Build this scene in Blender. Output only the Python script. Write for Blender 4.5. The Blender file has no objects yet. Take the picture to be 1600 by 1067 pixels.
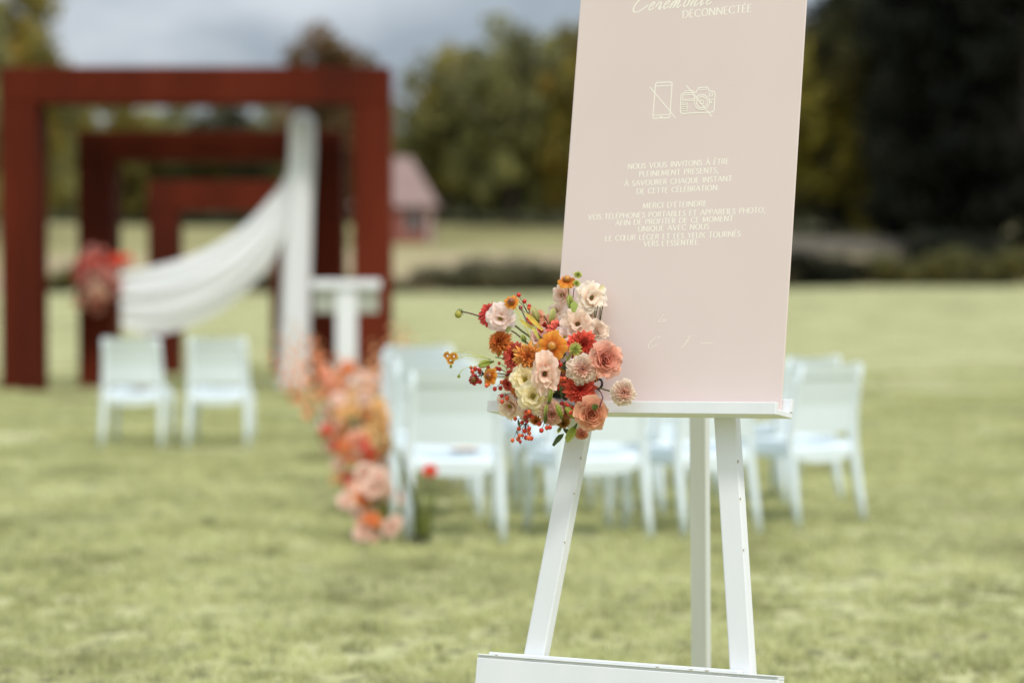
import bpy, math, random
from mathutils import Vector, Matrix, noise as mnoise

# ------------------------------------------------------------------ camera, world, sun
SC = bpy.context.scene
COL = SC.collection
F_PX, CX, CY, HOR, CAM_H = 3778.0, 800.0, 533.5, 438.0, 1.31
PITCH = math.atan((CY - HOR) / F_PX)
cam_data = bpy.data.cameras.new('camera')
cam_data.lens = 85.0; cam_data.sensor_width = 36.0
cam_data.clip_start = 0.1; cam_data.clip_end = 3000
cam_data.dof.use_dof = True; cam_data.dof.focus_distance = 5.30; cam_data.dof.aperture_fstop = 1.85
cam = bpy.data.objects.new('camera', cam_data); COL.objects.link(cam)
cam.location = (0, 0, CAM_H); cam.rotation_euler = (math.radians(90) - PITCH, 0, 0)
SC.camera = cam

SUN_EL, SUN_AZ = math.radians(52), math.radians(148)      # azimuth clockwise from +Y: right, a little behind the camera
world = bpy.data.worlds.new('World'); SC.world = world; world.use_nodes = True
wn, wl = world.node_tree.nodes, world.node_tree.links
bgn = wn['Background']; bgn.inputs['Strength'].default_value = 0.10
sky = wn.new('ShaderNodeTexSky'); sky.sky_type = 'NISHITA'; sky.sun_disc = False
sky.sun_elevation = SUN_EL; sky.sun_rotation = SUN_AZ; sky.air_density = 1.0; sky.dust_density = 2.0
tcw = wn.new('ShaderNodeTexCoord')
mpw = wn.new('ShaderNodeMapping'); mpw.inputs['Scale'].default_value = (1.0, 1.0, 2.6)
mpw.inputs['Location'].default_value = (0.35, 0.1, 0.2)
nzw = wn.new('ShaderNodeTexNoise'); nzw.inputs['Scale'].default_value = 5.5; nzw.inputs['Detail'].default_value = 6
nzw.inputs['Roughness'].default_value = 0.55
rmpw = wn.new('ShaderNodeValToRGB')
rmpw.color_ramp.elements[0].position = 0.40; rmpw.color_ramp.elements[0].color = (4.9, 5.7, 6.6, 1)
rmpw.color_ramp.elements[1].position = 0.60; rmpw.color_ramp.elements[1].color = (9.4, 10.0, 10.7, 1)
mxw = wn.new('ShaderNodeMixRGB'); mxw.inputs['Fac'].default_value = 0.88
wl.new(tcw.outputs['Generated'], mpw.inputs['Vector']); wl.new(mpw.outputs[0], nzw.inputs['Vector'])
wl.new(nzw.outputs['Fac'], rmpw.inputs['Fac'])
wl.new(sky.outputs[0], mxw.inputs['Color1']); wl.new(rmpw.outputs[0], mxw.inputs['Color2'])
sxw = wn.new('ShaderNodeSeparateXYZ'); ovr = wn.new('ShaderNodeMapRange')          # overcast sky: the zenith is about three times as bright as the horizon
ovr.inputs['From Min'].default_value = 0.0; ovr.inputs['From Max'].default_value = 1.0
ovr.inputs['To Min'].default_value = 0.42; ovr.inputs['To Max'].default_value = 1.35
scw = wn.new('ShaderNodeVectorMath'); scw.operation = 'SCALE'
wl.new(tcw.outputs['Generated'], sxw.inputs[0]); wl.new(sxw.outputs['Z'], ovr.inputs['Value'])
wl.new(mxw.outputs[0], scw.inputs[0]); wl.new(ovr.outputs[0], scw.inputs['Scale'])
wl.new(scw.outputs[0], bgn.inputs['Color'])

sun_d = bpy.data.lights.new('sun', 'SUN'); sun_d.energy = 1.5; sun_d.angle = math.radians(10); sun_d.color = (1.0, 0.96, 0.9)
sun = bpy.data.objects.new('sun', sun_d); COL.objects.link(sun)
sd = Vector((math.sin(SUN_AZ) * math.cos(SUN_EL), math.cos(SUN_AZ) * math.cos(SUN_EL), math.sin(SUN_EL)))
sun.rotation_euler = sd.to_track_quat('Z', 'Y').to_euler()

SC.view_settings.view_transform = 'Standard'; SC.view_settings.look = 'None'
SC.view_settings.exposure = 0.60; SC.view_settings.gamma = 1.0; SC.view_settings.use_curve_mapping = False
SC.render.engine = 'CYCLES'
SC.cycles.use_denoising = True
SC.cycles.max_bounces = 8; SC.cycles.transparent_max_bounces = 12

# ------------------------------------------------------------------ helpers
R = random.Random(7)
def lin(r, g, b, k=1.0):
    def c(v):
        v = v / 255.0
        return (v / 12.92 if v <= 0.04045 else ((v + 0.055) / 1.055) ** 2.4) * k
    return (c(r), c(g), c(b))

def ray(px, py):
    x = (px - CX) / F_PX; y = -(py - CY) / F_PX
    v = Vector((x, math.cos(PITCH) + y * math.sin(PITCH), -math.sin(PITCH) + y * math.cos(PITCH)))
    return v / v.y
CAMP = Vector((0, 0, CAM_H))
def at(px, py, Y):
    return CAMP + ray(px, py) * Y
def gx(px, Y):
    return (px - CX) / F_PX * Y

def smooth(a, b, x):
    t = max(0.0, min(1.0, (x - a) / (b - a))); return t * t * (3 - 2 * t)

class MB:
    """collects verts, faces and per-vertex colours for ONE mesh"""
    def __init__(s): s.v = []; s.f = []; s.c = []; s.usec = False
    def add(s, vs, fs, col=None):
        o = len(s.v); s.v += [tuple(p) for p in vs]; s.f += [tuple(i + o for i in f) for f in fs]
        if col is None: s.c += [(1, 1, 1, 1)] * len(vs)
        else:
            s.usec = True
            s.c += ([tuple(col) + (1,)] * len(vs)) if not isinstance(col, list) else [tuple(k) + (1,) for k in col]
    def box(s, lo, hi, M=None, bev=0.0, col=None):
        x0, y0, z0 = lo; x1, y1, z1 = hi
        b = bev
        if b <= 0:
            vs = [(x, y, z) for x in (x0, x1) for y in (y0, y1) for z in (z0, z1)]
            fs = [(0, 1, 3, 2), (4, 6, 7, 5), (0, 4, 5, 1), (2, 3, 7, 6), (0, 2, 6, 4), (1, 5, 7, 3)]
        else:
            vs = []; idx = {}
            for i, x in enumerate((x0, x1)):
                for j, y in enumerate((y0, y1)):
                    for k, z in enumerate((z0, z1)):
                        sx, sy, sz = (1 - 2 * i), (1 - 2 * j), (1 - 2 * k)
                        for a in range(3):
                            p = [x + sx * b, y + sy * b, z + sz * b]; p[a] = (x, y, z)[a]
                            idx[(i, j, k, a)] = len(vs); vs.append(tuple(p))
            I = lambda i, j, k, a: idx[(i, j, k, a)]
            fs = []
            for i in (0, 1): fs.append((I(i,0,0,0), I(i,0,1,0), I(i,1,1,0), I(i,1,0,0)) if i == 0 else (I(i,0,0,0), I(i,1,0,0), I(i,1,1,0), I(i,0,1,0)))
            for j in (0, 1): fs.append((I(0,j,0,1), I(1,j,0,1), I(1,j,1,1), I(0,j,1,1)) if j == 0 else (I(0,j,0,1), I(0,j,1,1), I(1,j,1,1), I(1,j,0,1)))
            for k in (0, 1): fs.append((I(0,0,k,2), I(0,1,k,2), I(1,1,k,2), I(1,0,k,2)) if k == 0 else (I(0,0,k,2), I(1,0,k,2), I(1,1,k,2), I(0,1,k,2)))
            for i in (0, 1):
                for j in (0, 1): fs.append((I(i,j,0,0), I(i,j,1,0), I(i,j,1,1), I(i,j,0,1)))
            for i in (0, 1):
                for k in (0, 1): fs.append((I(i,0,k,0), I(i,1,k,0), I(i,1,k,2), I(i,0,k,2)))
            for j in (0, 1):
                for k in (0, 1): fs.append((I(0,j,k,1), I(1,j,k,1), I(1,j,k,2), I(0,j,k,2)))
            for i in (0, 1):
                for j in (0, 1):
                    for k in (0, 1): fs.append((I(i,j,k,0), I(i,j,k,1), I(i,j,k,2)))
        if M is not None: vs = [M @ Vector(p) for p in vs]
        s.add(vs, fs, col)
    def tube(s, pts, rad, n=6, col=None, caps=True):
        pts = [Vector(p) for p in pts]
        if not isinstance(rad, (list, tuple)): rad = [rad] * len(pts)
        vs = []; fs = []; up = None
        for i, p in enumerate(pts):
            d = (pts[min(i + 1, len(pts) - 1)] - pts[max(i - 1, 0)])
            d = d.normalized() if d.length > 1e-9 else Vector((0, 0, 1))
            if up is None: up = Vector((0, 0, 1)) if abs(d.z) < 0.9 else Vector((1, 0, 0))
            a = d.cross(up)
            if a.length < 1e-6: a = d.cross(Vector((0, 1, 0)))
            a.normalize(); b = d.cross(a).normalized(); up = -b if False else up
            for k in range(n):
                t = 2 * math.pi * k / n
                vs.append(p + (a * math.cos(t) + b * math.sin(t)) * rad[i])
        for i in range(len(pts) - 1):
            for k in range(n):
                fs.append((i * n + k, i * n + (k + 1) % n, (i + 1) * n + (k + 1) % n, (i + 1) * n + k))
        if caps:
            fs.append(tuple(range(n - 1, -1, -1))); fs.append(tuple(range((len(pts) - 1) * n, len(pts) * n)))
        s.add(vs, fs, col)
    def beam(s, pts, hw, hd, M=None, bev=0.2, side=Vector((1, 0, 0))):
        """rounded rectangular section swept along pts; hw / hd lists of half sizes across `side` and the other way"""
        pts = [Vector(p) for p in pts]; n = len(pts)
        sec = [(1, -1 + bev), (1, 1 - bev), (1 - bev, 1), (-1 + bev, 1), (-1, 1 - bev), (-1, -1 + bev), (-1 + bev, -1), (1 - bev, -1)]
        vs = []; fs = []
        for i, p in enumerate(pts):
            d = (pts[min(i + 1, n - 1)] - pts[max(i - 1, 0)]).normalized()
            b = d.cross(side).normalized(); a = b.cross(d).normalized()
            w = hw[i] if isinstance(hw, list) else hw; q = hd[i] if isinstance(hd, list) else hd
            for (u, v) in sec: vs.append(p + a * u * w + b * v * q)
        for i in range(n - 1):
            for k in range(8): fs.append((i * 8 + k, i * 8 + (k + 1) % 8, (i + 1) * 8 + (k + 1) % 8, (i + 1) * 8 + k))
        fs.append(tuple(range(7, -1, -1))); fs.append(tuple(range((n - 1) * 8, n * 8)))
        if M is not None: vs = [M @ p for p in vs]
        s.add(vs, fs)
    def sphere(s, c, r, n=8, m=5, sc=(1, 1, 1), M=None, col=None):
        c = Vector(c); vs = []; fs = []
        vs.append(Vector((0, 0, r)))
        for i in range(1, m):
            t = math.pi * i / m
            for k in range(n):
                u = 2 * math.pi * k / n
                vs.append(Vector((math.sin(t) * math.cos(u) * r, math.sin(t) * math.sin(u) * r, math.cos(t) * r)))
        vs.append(Vector((0, 0, -r)))
        for k in range(n): fs.append((0, 1 + k, 1 + (k + 1) % n))
        for i in range(m - 2):
            for k in range(n):
                a = 1 + i * n; b = a + n
                fs.append((a + k, b + k, b + (k + 1) % n, a + (k + 1) % n))
        L = len(vs) - 1; a = 1 + (m - 2) * n
        for k in range(n): fs.append((a + k, L, a + (k + 1) % n))
        vs = [Vector((p.x * sc[0], p.y * sc[1], p.z * sc[2])) for p in vs]
        if M is not None: vs = [M @ p for p in vs]
        s.add([p + c for p in vs], fs, col)
    def grid(s, P, col=None, close=False):
        nu = len(P); nv = len(P[0]); vs = [q for row in P for q in row]; fs = []
        for i in range(nu - 1):
            for j in range(nv - 1 + (1 if close else 0)):
                j2 = (j + 1) % nv
                fs.append((i * nv + j, i * nv + j2, (i + 1) * nv + j2, (i + 1) * nv + j))
        s.add(vs, fs, col)
    def mesh(s, name, smooth_=False):
        me = bpy.data.meshes.new(name); me.from_pydata(s.v, [], s.f)
        if s.usec:
            ca = me.color_attributes.new('Col', 'FLOAT_COLOR', 'POINT')
            ca.data.foreach_set('color', [x for c in s.c for x in c])
        if smooth_: me.polygons.foreach_set('use_smooth', [True] * len(me.polygons))
        me.update(); return me
    def build(s, name, mat, parent=None, smooth_=False, loc=None):
        me = s.mesh(name, smooth_); me.materials.append(mat)
        return link(name, me, parent, loc)

def link(name, me, parent=None, loc=None):
    o = bpy.data.objects.new(name, me); COL.objects.link(o)
    if parent is not None: o.parent = parent
    if loc is not None: o.location = loc
    return o
def tag(o, label, cat, group=None, kind=None):
    if label: o['label'] = label
    if cat: o['category'] = cat
    if group: o['group'] = group
    if kind: o['kind'] = kind
    return o
def empty(name, loc, rz=0.0, label=None, cat=None, group=None):
    o = bpy.data.objects.new(name, None); COL.objects.link(o); o.empty_display_size = 0.1
    o.location = loc; o.rotation_euler = (0, 0, rz)
    return tag(o, label, cat, group)
def copy_tree(o, parent=None):
    c = o.copy(); COL.objects.link(c); c.parent = parent
    for ch in list(o.children): copy_tree(ch, c)
    return c

# ------------------------------------------------------------------ materials
def mat(name, base=(.5, .5, .5), rough=.6, spec=.5, metal=0.0):
    m = bpy.data.materials.new(name); m.use_nodes = True
    b = m.node_tree.nodes['Principled BSDF']
    b.inputs['Base Color'].default_value = tuple(base) + (1,)
    b.inputs['Roughness'].default_value = rough; b.inputs['Metallic'].default_value = metal
    b.inputs['Specular IOR Level'].default_value = spec
    return m
def noise_mat(name, cols, scale=5, rough=.6, detail=5, bump=0.0, coord='Object', spec=.4, stops=None, vscale=(1, 1, 1), bscale=None, dist=.02):
    m = mat(name, cols[0], rough, spec); nt = m.node_tree; n, l = nt.nodes, nt.links; b = n['Principled BSDF']
    tc = n.new('ShaderNodeTexCoord'); mp = n.new('ShaderNodeMapping'); mp.inputs['Scale'].default_value = vscale
    nz = n.new('ShaderNodeTexNoise'); nz.inputs['Scale'].default_value = scale; nz.inputs['Detail'].default_value = detail
    rp = n.new('ShaderNodeValToRGB'); cr = rp.color_ramp
    stops = stops or [0.3 + 0.4 * i / (len(cols) - 1) for i in range(len(cols))]
    while len(cr.elements) < len(cols): cr.elements.new(0.5)
    for e, c, p in zip(cr.elements, cols, stops): e.position = p; e.color = tuple(c) + (1,)
    if coord == 'World':
        ge = n.new('ShaderNodeNewGeometry'); l.new(ge.outputs['Position'], mp.inputs['Vector'])
    else: l.new(tc.outputs[coord], mp.inputs['Vector'])
    l.new(mp.outputs[0], nz.inputs['Vector']); l.new(nz.outputs['Fac'], rp.inputs['Fac']); l.new(rp.outputs[0], b.inputs['Base Color'])
    if bump:
        nb = n.new('ShaderNodeTexNoise'); nb.inputs['Scale'].default_value = bscale or scale * 4; nb.inputs['Detail'].default_value = 4
        bp = n.new('ShaderNodeBump'); bp.inputs['Strength'].default_value = bump; bp.inputs['Distance'].default_value = dist
        l.new(mp.outputs[0], nb.inputs['Vector']); l.new(nb.outputs['Fac'], bp.inputs['Height']); l.new(bp.outputs[0], b.inputs['Normal'])
    return m
def add_translucent(m, fac, tint=1.0, alpha=None, lift=None):
    nt = m.node_tree; n, l = nt.nodes, nt.links; b = n['Principled BSDF']; out = n['Material Output']
    tr = n.new('ShaderNodeBsdfTranslucent'); mx = n.new('ShaderNodeMixShader'); mx.inputs[0].default_value = fac
    src = b.inputs['Base Color'].links
    if src and lift:
        gm = n.new('ShaderNodeGamma'); gm.inputs['Gamma'].default_value = lift
        l.new(src[0].from_socket, gm.inputs['Color']); l.new(gm.outputs[0], tr.inputs['Color'])
    elif src: l.new(src[0].from_socket, tr.inputs['Color'])
    else: tr.inputs['Color'].default_value = b.inputs['Base Color'].default_value
    l.new(b.outputs[0], mx.inputs[1]); l.new(tr.outputs[0], mx.inputs[2])
    last = mx
    if alpha is not None:
        tp = n.new('ShaderNodeBsdfTransparent'); m2 = n.new('ShaderNodeMixShader'); m2.inputs[0].default_value = alpha
        l.new(mx.outputs[0], m2.inputs[1]); l.new(tp.outputs[0], m2.inputs[2]); last = m2
    l.new(last.outputs[0], out.inputs['Surface'])
    return m
def attr_mat(name, rough=.6, trans=.25, spec=.2, var=0.12, vscale=30, bump=0.0):
    m = mat(name, (.5, .5, .5), rough, spec); nt = m.node_tree; n, l = nt.nodes, nt.links; b = n['Principled BSDF']
    at_ = n.new('ShaderNodeAttribute'); at_.attribute_name = 'Col'
    tc = n.new('ShaderNodeTexCoord'); nz = n.new('ShaderNodeTexNoise'); nz.inputs['Scale'].default_value = vscale; nz.inputs['Detail'].default_value = 3
    mr = n.new('ShaderNodeMapRange'); mr.inputs['To Min'].default_value = 1 - var * 2; mr.inputs['To Max'].default_value = 1 + var * 2
    mu = n.new('ShaderNodeVectorMath'); mu.operation = 'SCALE'
    l.new(tc.outputs['Object'], nz.inputs['Vector']); l.new(nz.outputs['Fac'], mr.inputs['Value'])
    l.new(at_.outputs['Color'], mu.inputs[0]); l.new(mr.outputs[0], mu.inputs['Scale'])
    l.new(mu.outputs[0], b.inputs['Base Color'])
    if bump:
        bp = n.new('ShaderNodeBump'); bp.inputs['Strength'].default_value = bump; bp.inputs['Distance'].default_value = .001
        l.new(nz.outputs['Fac'], bp.inputs['Height']); l.new(bp.outputs[0], b.inputs['Normal'])
    if trans: add_translucent(m, trans, lift=.55)
    return m

M = {}
G1, G2, G3 = (.30, .31, .125), (.40, .41, .175), (.19, .19, .072)
M['lawn'] = noise_mat('lawn_turf', [(.21, .205, .085), (.38, .375, .18), (.45, .445, .23)], 0.55, .95, 9, bump=.6, coord='World', spec=.1, bscale=14, dist=.05, stops=[.3, .47, .7])
def specks(m, scale, lo, a, b):
    nt = m.node_tree; n, l = nt.nodes, nt.links; bs = n['Principled BSDF']; src = bs.inputs['Base Color'].links[0].from_socket
    ge = n.new('ShaderNodeNewGeometry'); nz = n.new('ShaderNodeTexNoise'); nz.inputs['Scale'].default_value = scale; nz.inputs['Detail'].default_value = 4
    mr = n.new('ShaderNodeMapRange'); mr.inputs['From Min'].default_value = a; mr.inputs['From Max'].default_value = b; mr.inputs['To Min'].default_value = lo; mr.inputs['To Max'].default_value = 1.06
    sc = n.new('ShaderNodeVectorMath'); sc.operation = 'SCALE'
    l.new(ge.outputs['Position'], nz.inputs['Vector']); l.new(nz.outputs['Fac'], mr.inputs['Value']); l.new(src, sc.inputs[0]); l.new(mr.outputs[0], sc.inputs['Scale']); l.new(sc.outputs[0], bs.inputs['Base Color'])
specks(M['lawn'], 9, .35, .34, .50)
M['blade'] = add_translucent(noise_mat('grass_blades', [(.36, .36, .16), (.56, .565, .28), (.65, .655, .36)], 1.3, .7, 8, coord='World', spec=.2, stops=[.3, .5, .72]), .4)
specks(M['blade'], 6.5, .42, .34, .46)
specks(M['blade'], .8, .86, .36, .56)
M['bank'] = noise_mat('dry_bank', [(.22, .17, .10), (.36, .29, .18), (.30, .27, .12)], 0.25, .95, 7, bump=.6, coord='World', spec=.1)
M['meadow'] = noise_mat('meadow', [(.20, .185, .08), (.29, .265, .125), (.24, .23, .10)], 0.09, .95, 7, bump=.5, coord='World', spec=.1)
M['forest_floor'] = noise_mat('forest_floor', [(.02, .022, .010), (.05, .048, .02)], .5, .95, 6, coord='World', spec=.05, bump=.8)
M['path'] = noise_mat('gravel', [(.09, .08, .06), (.14, .12, .095)], 1.5, .95, 7, coord='World', spec=.1)
M['leaf_far'] = attr_mat('tree_leaves', .75, .35, .15, .25, .6)
M['bark'] = noise_mat('bark', [(.045, .035, .025), (.10, .08, .06)], 3, .9, 6, bump=.5)
M['rust'] = noise_mat('weathered_steel', [(.045, .010, .005), (.092, .0145, .006), (.135, .022, .009)], .8, .8, 8, bump=.25, spec=.08, stops=[.32, .5, .68], vscale=(1, 1, .35), bscale=12)
M['white_paint'] = noise_mat('white_painted_wood', [(.74, .755, .76), (.80, .81, .805)], 9, .42, 6, bump=.12, spec=.4, vscale=(1, 1, .15), bscale=90, dist=.0015)
M['chip'] = mat('bare_wood_chip', (.42, .33, .20), .8)
M['plastic'] = noise_mat('white_plastic', [(.70, .79, .81), (.76, .83, .85)], 3, .38, 3, spec=.45)
M['board'] = noise_mat('blush_printed_board', [(.70, .575, .52), (.74, .61, .555)], 2.2, .34, 3, spec=.5)
M['gold'] = mat('cream_foil_print', (.92, .86, .73), .6, .3)
M['gauze'] = add_translucent(noise_mat('white_gauze', [(.88, .89, .90), (.90, .91, .92)], 6, .8, 4, spec=.1, bump=.2), .2, alpha=.04)
M['drape'] = add_translucent(noise_mat('white_cloth', [(.88, .89, .90), (.90, .91, .92)], 6, .8, 4, spec=.1, bump=.2), .12)
M['petal'] = attr_mat('petals', .55, .45, .25, .07, 160, bump=.15)
M['deep_petal'] = attr_mat('deep_petals', .6, .14, .2, .14, 220, bump=.2)
M['green'] = attr_mat('stems_and_leaves', .55, .15, .35, .15, 60)
M['berry'] = attr_mat('berries', .28, 0, .5, .15, 200)
M['black_metal'] = mat('black_metal', (.015, .014, .016), .35, .5, .6)
M['acrylic'] = None
m = mat('frosted_acrylic', (.62, .64, .55), .5, .4); add_translucent(m, .4, alpha=.12); M['acrylic'] = m
M['roof'] = noise_mat('pale_tiles', [(.22, .14, .125), (.31, .215, .19)], 2, .8, 5, vscale=(1, 1, 4), bump=.3)
M['red_wall'] = noise_mat('red_plaster', [(.20, .065, .05), (.26, .09, .07)], 1, .85, 5)
M['white_wall'] = mat('white_plaster', (.40, .37, .34), .8)
M['dark_glass'] = mat('window_glass', (.03, .035, .04), .1, .6)
M['paper'] = mat('cream_card', (.86, .83, .78), .7)
M['tan_print'] = mat('tan_print', (.84, .55, .34), .7)
M['pink_print'] = mat('pink_print', (.74, .42, .38), .7)

# ------------------------------------------------------------------ terrain
def lawn_z(x, y):
    return smooth(38, 118, y) * (.66 + .34 * smooth(-2, 22, x)) + .02 * mnoise.noise(Vector((x * .25, y * .25, 0)))
def bank_z(x, y):
    if y < 122: z = .25 + .35 * (y - 118) / 4
    elif y < 136: z = .6 + 2.25 * smooth(122, 136, y)
    else: z = 2.85 + 2.5 * smooth(136, 176, y)
    return z + .35 * mnoise.noise(Vector((x * .06, y * .06, 3)))
def sheet(name, xs, ys, zf, mt, kind='structure'):
    b = MB(); b.grid([[(x, y, zf(x, y)) for x in xs] for y in ys])
    b.f = [tuple(reversed(f)) for f in b.f]
    o = b.build(name, mt, smooth_=True); o['kind'] = kind; return o
xs = [i * 1.0 for i in range(-60, 61)]; xs = [-400, -200, -120, -80] + xs + [80, 120, 200, 400]
ys = [-80, -40, -20, -8] + [i * .8 for i in range(0, 50)] + [40 + i * 2.5 for i in range(0, 32)] + [119]
ys = sorted(set(ys))
sheet('lawn', xs, ys, lawn_z, M['lawn'])
xb = [-400, -200, -120] + [i * 2.5 for i in range(-36, 37)] + [120, 200, 400]
sheet('bank', xb, [118.6, 120, 122, 124, 126, 128, 130, 132, 134, 136, 138], lambda x, y: bank_z(x, y), M['bank'])
sheet('meadow', xb, [138, 142, 146, 150, 155, 160, 165, 170, 176, 190, 220, 300, 500, 1200], lambda x, y: bank_z(x, y), M['meadow'])
xr = [i * 1.0 for i in range(12, 60)]
sheet('gravel_path', xr, [136.2, 137, 138.2, 139.4, 140.6, 141.8], lambda x, y: bank_z(x, y) + .05 + .9 * smooth(136, 137.5, y) * (1 - smooth(141, 141.8, y)), M['path'])

# ---- grass blades near the easel (one instanced patch)
def grass():
    b = MB(); r = random.Random(3)
    for i in range(2300):
        x, y = r.uniform(-.52, .52), r.uniform(-.52, .52)
        d = mnoise.noise(Vector((x * 7, y * 7, 9)))
        if d < -.16: continue
        h = (.015 + .024 * r.random() ** 1.5) * (1 + .8 * d); w = .0035 + .002 * r.random()
        a = r.uniform(0, 6.283); lx, ly = math.cos(a), math.sin(a); bend = h * r.uniform(.2, .9); bd = r.uniform(0, 6.283)
        bx, by = math.cos(bd) * bend, math.sin(bd) * bend
        b.add([(x - lx * w, y - ly * w, -.006), (x + lx * w, y + ly * w, -.006),
               (x + lx * w * .8 + bx * .35, y + ly * w * .8 + by * .35, h * .6), (x - lx * w * .8 + bx * .35, y - ly * w * .8 + by * .35, h * .6),
               (x + bx, y + by, h)], [(0, 1, 2, 3), (3, 2, 4)])
    o = b.build('grass', M['blade']); tag(o, 'short mown grass blades covering the lawn under the easel and chairs', 'grass', kind='stuff')
    ng = bpy.data.node_groups.new('grass_spread', 'GeometryNodeTree')
    ng.interface.new_socket('Geometry', in_out='INPUT', socket_type='NodeSocketGeometry')
    ng.interface.new_socket('Geometry', in_out='OUTPUT', socket_type='NodeSocketGeometry')
    n, l = ng.nodes, ng.links
    gi, go = n.new('NodeGroupInput'), n.new('NodeGroupOutput')
    gr = n.new('GeometryNodeMeshGrid')
    gr.inputs['Size X'].default_value = 20; gr.inputs['Size Y'].default_value = 36
    gr.inputs['Vertices X'].default_value = 22; gr.inputs['Vertices Y'].default_value = 40
    tr = n.new('GeometryNodeTransform'); tr.inputs['Translation'].default_value = (0, 22.0, 0)
    ip = n.new('GeometryNodeInstanceOnPoints')
    rv = n.new('FunctionNodeRandomValue'); rv.data_type = 'FLOAT_VECTOR'
    rv.inputs[0].default_value = (0, 0, 0); rv.inputs[1].default_value = (0, 0, 6.283)
    sv = n.new('FunctionNodeRandomValue'); sv.data_type = 'FLOAT_VECTOR'
    sv.inputs[0].default_value = (1, 1, .75); sv.inputs[1].default_value = (1.15, 1.15, 1.35); sv.inputs['Seed'].default_value = 4
    ps = n.new('GeometryNodeInputPosition'); sx_ = n.new('ShaderNodeSeparateXYZ'); mr_ = n.new('ShaderNodeMapRange'); cm_ = n.new('FunctionNodeCompare'); rf_ = n.new('FunctionNodeRandomValue')
    mr_.inputs['From Min'].default_value = 16; mr_.inputs['From Max'].default_value = 40; mr_.inputs['To Min'].default_value = -.01; mr_.inputs['To Max'].default_value = 1
    cm_.data_type = 'FLOAT'; cm_.operation = 'GREATER_THAN'; rf_.inputs['Seed'].default_value = 9
    l.new(ps.outputs[0], sx_.inputs[0]); l.new(sx_.outputs['Y'], mr_.inputs['Value']); l.new(rf_.outputs[1], cm_.inputs[0]); l.new(mr_.outputs[0], cm_.inputs[1]); l.new(cm_.outputs[0], ip.inputs['Selection'])
    l.new(gr.outputs['Mesh'], tr.inputs['Geometry']); l.new(tr.outputs[0], ip.inputs['Points']); l.new(gi.outputs[0], ip.inputs['Instance'])
    l.new(rv.outputs[0], ip.inputs['Rotation']); l.new(sv.outputs[0], ip.inputs['Scale'])
    l.new(ip.outputs[0], go.inputs[0])
    md = o.modifiers.new('spread', 'NODES'); md.node_group = ng
grass()

# ------------------------------------------------------------------ trees, hedges
def crown_mesh(seed, w, h, z0, kind, nclump, nleaf, leaf, cols):
    r = random.Random(seed); b = MB(); cl = []
    for i in range(nclump):
        if kind == 'round':
            t = r.uniform(0, 6.283); e = math.asin(r.uniform(-.85, 1)); rr = r.uniform(.3, 1.0)
            c = Vector((math.cos(t) * math.cos(e) * w * .5 * rr, math.sin(t) * math.cos(e) * w * .5 * rr, z0 + h * .42 + math.sin(e) * h * .5 * rr))
            cr = w * r.uniform(.10, .19)
        elif kind == 'tall':
            u = r.random(); t = r.uniform(0, 6.283); rad = w * .5 * (1 - u ** 3) ** .5 * r.uniform(.4, 1.0)
            c = Vector((math.cos(t) * rad, math.sin(t) * rad, z0 * .3 + u * h)); cr = w * .15
        elif kind == 'cone':
            u = r.random() ** 1.3; t = r.uniform(0, 6.283); rad = w * .5 * (1 - u) ** .8 * r.uniform(.5, 1.05)
            c = Vector((math.cos(t) * rad, math.sin(t) * rad, z0 + u * h)); cr = w * .13 * (1.1 - u * .6)
        else:
            c = Vector((r.uniform(-w / 2, w / 2), r.uniform(-.5, .5), z0 + r.uniform(.25, .8) * h)); cr = h * r.uniform(.25, .4)
        cl.append((c, cr, r.choice(cols), r.uniform(.75, 1.25)))
    for (c, cr, col, k) in cl:
        col = tuple(v * k for v in col)
        for j in range(nleaf):
            d = Vector((r.gauss(0, 1), r.gauss(0, 1), r.gauss(0, 1))).normalized() * cr * (r.random() ** .45)
            p = c + Vector((d.x, d.y, d.z * .8))
            n = (d.normalized() + Vector((r.uniform(-1, 1), r.uniform(-1, 1), r.uniform(-.4, 1)))).normalized()
            a = n.orthogonal().normalized(); a.rotate(Matrix.Rotation(r.uniform(0, 6.28), 3, n)); q = n.cross(a)
            L = leaf * r.uniform(.6, 1.2)
            b.add([p - a * L * .5, p + q * L * .3, p + a * L * .5, p - q * L * .3], [(0, 1, 2, 3)], col)
    me = b.mesh('crown'); me.materials.append(M['leaf_far']); return me
def trunk_mesh(seed, h, r0, w):
    r = random.Random(seed); b = MB()
    b.tube([(0, 0, -.4), (.1, 0, h * .3), (0, .1, h * .6), (.05, 0, h * .85)], [r0, r0 * .8, r0 * .5, r0 * .2], 8)
    for i in range(7):
        t = r.uniform(0, 6.28); z = h * r.uniform(.25, .6)
        b.tube([(0, 0, z), (math.cos(t) * w * .16, math.sin(t) * w * .16, z + h * .1), (math.cos(t) * w * .32, math.sin(t) * w * .32, z + h * .26)],
               [r0 * .4, r0 * .28, r0 * .1], 5)
    me = b.mesh('trunk'); me.materials.append(M['bark']); return me
OLV = [(.25, .24, .08), (.19, .185, .065), (.29, .27, .085), (.13, .125, .05)]
YEL = [(.24, .19, .03), (.20, .165, .03), (.14, .12, .03), (.28, .18, .03)]
BRN = [(.18, .10, .04), (.13, .075, .03), (.15, .10, .04)]
DRK = [(.007, .008, .004), (.010, .010, .005), (.006, .007, .004)]  # near-black leaf tones: the shade on these trees is put into the colour
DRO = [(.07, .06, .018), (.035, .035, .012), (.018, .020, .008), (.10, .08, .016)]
TK = {}
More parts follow.
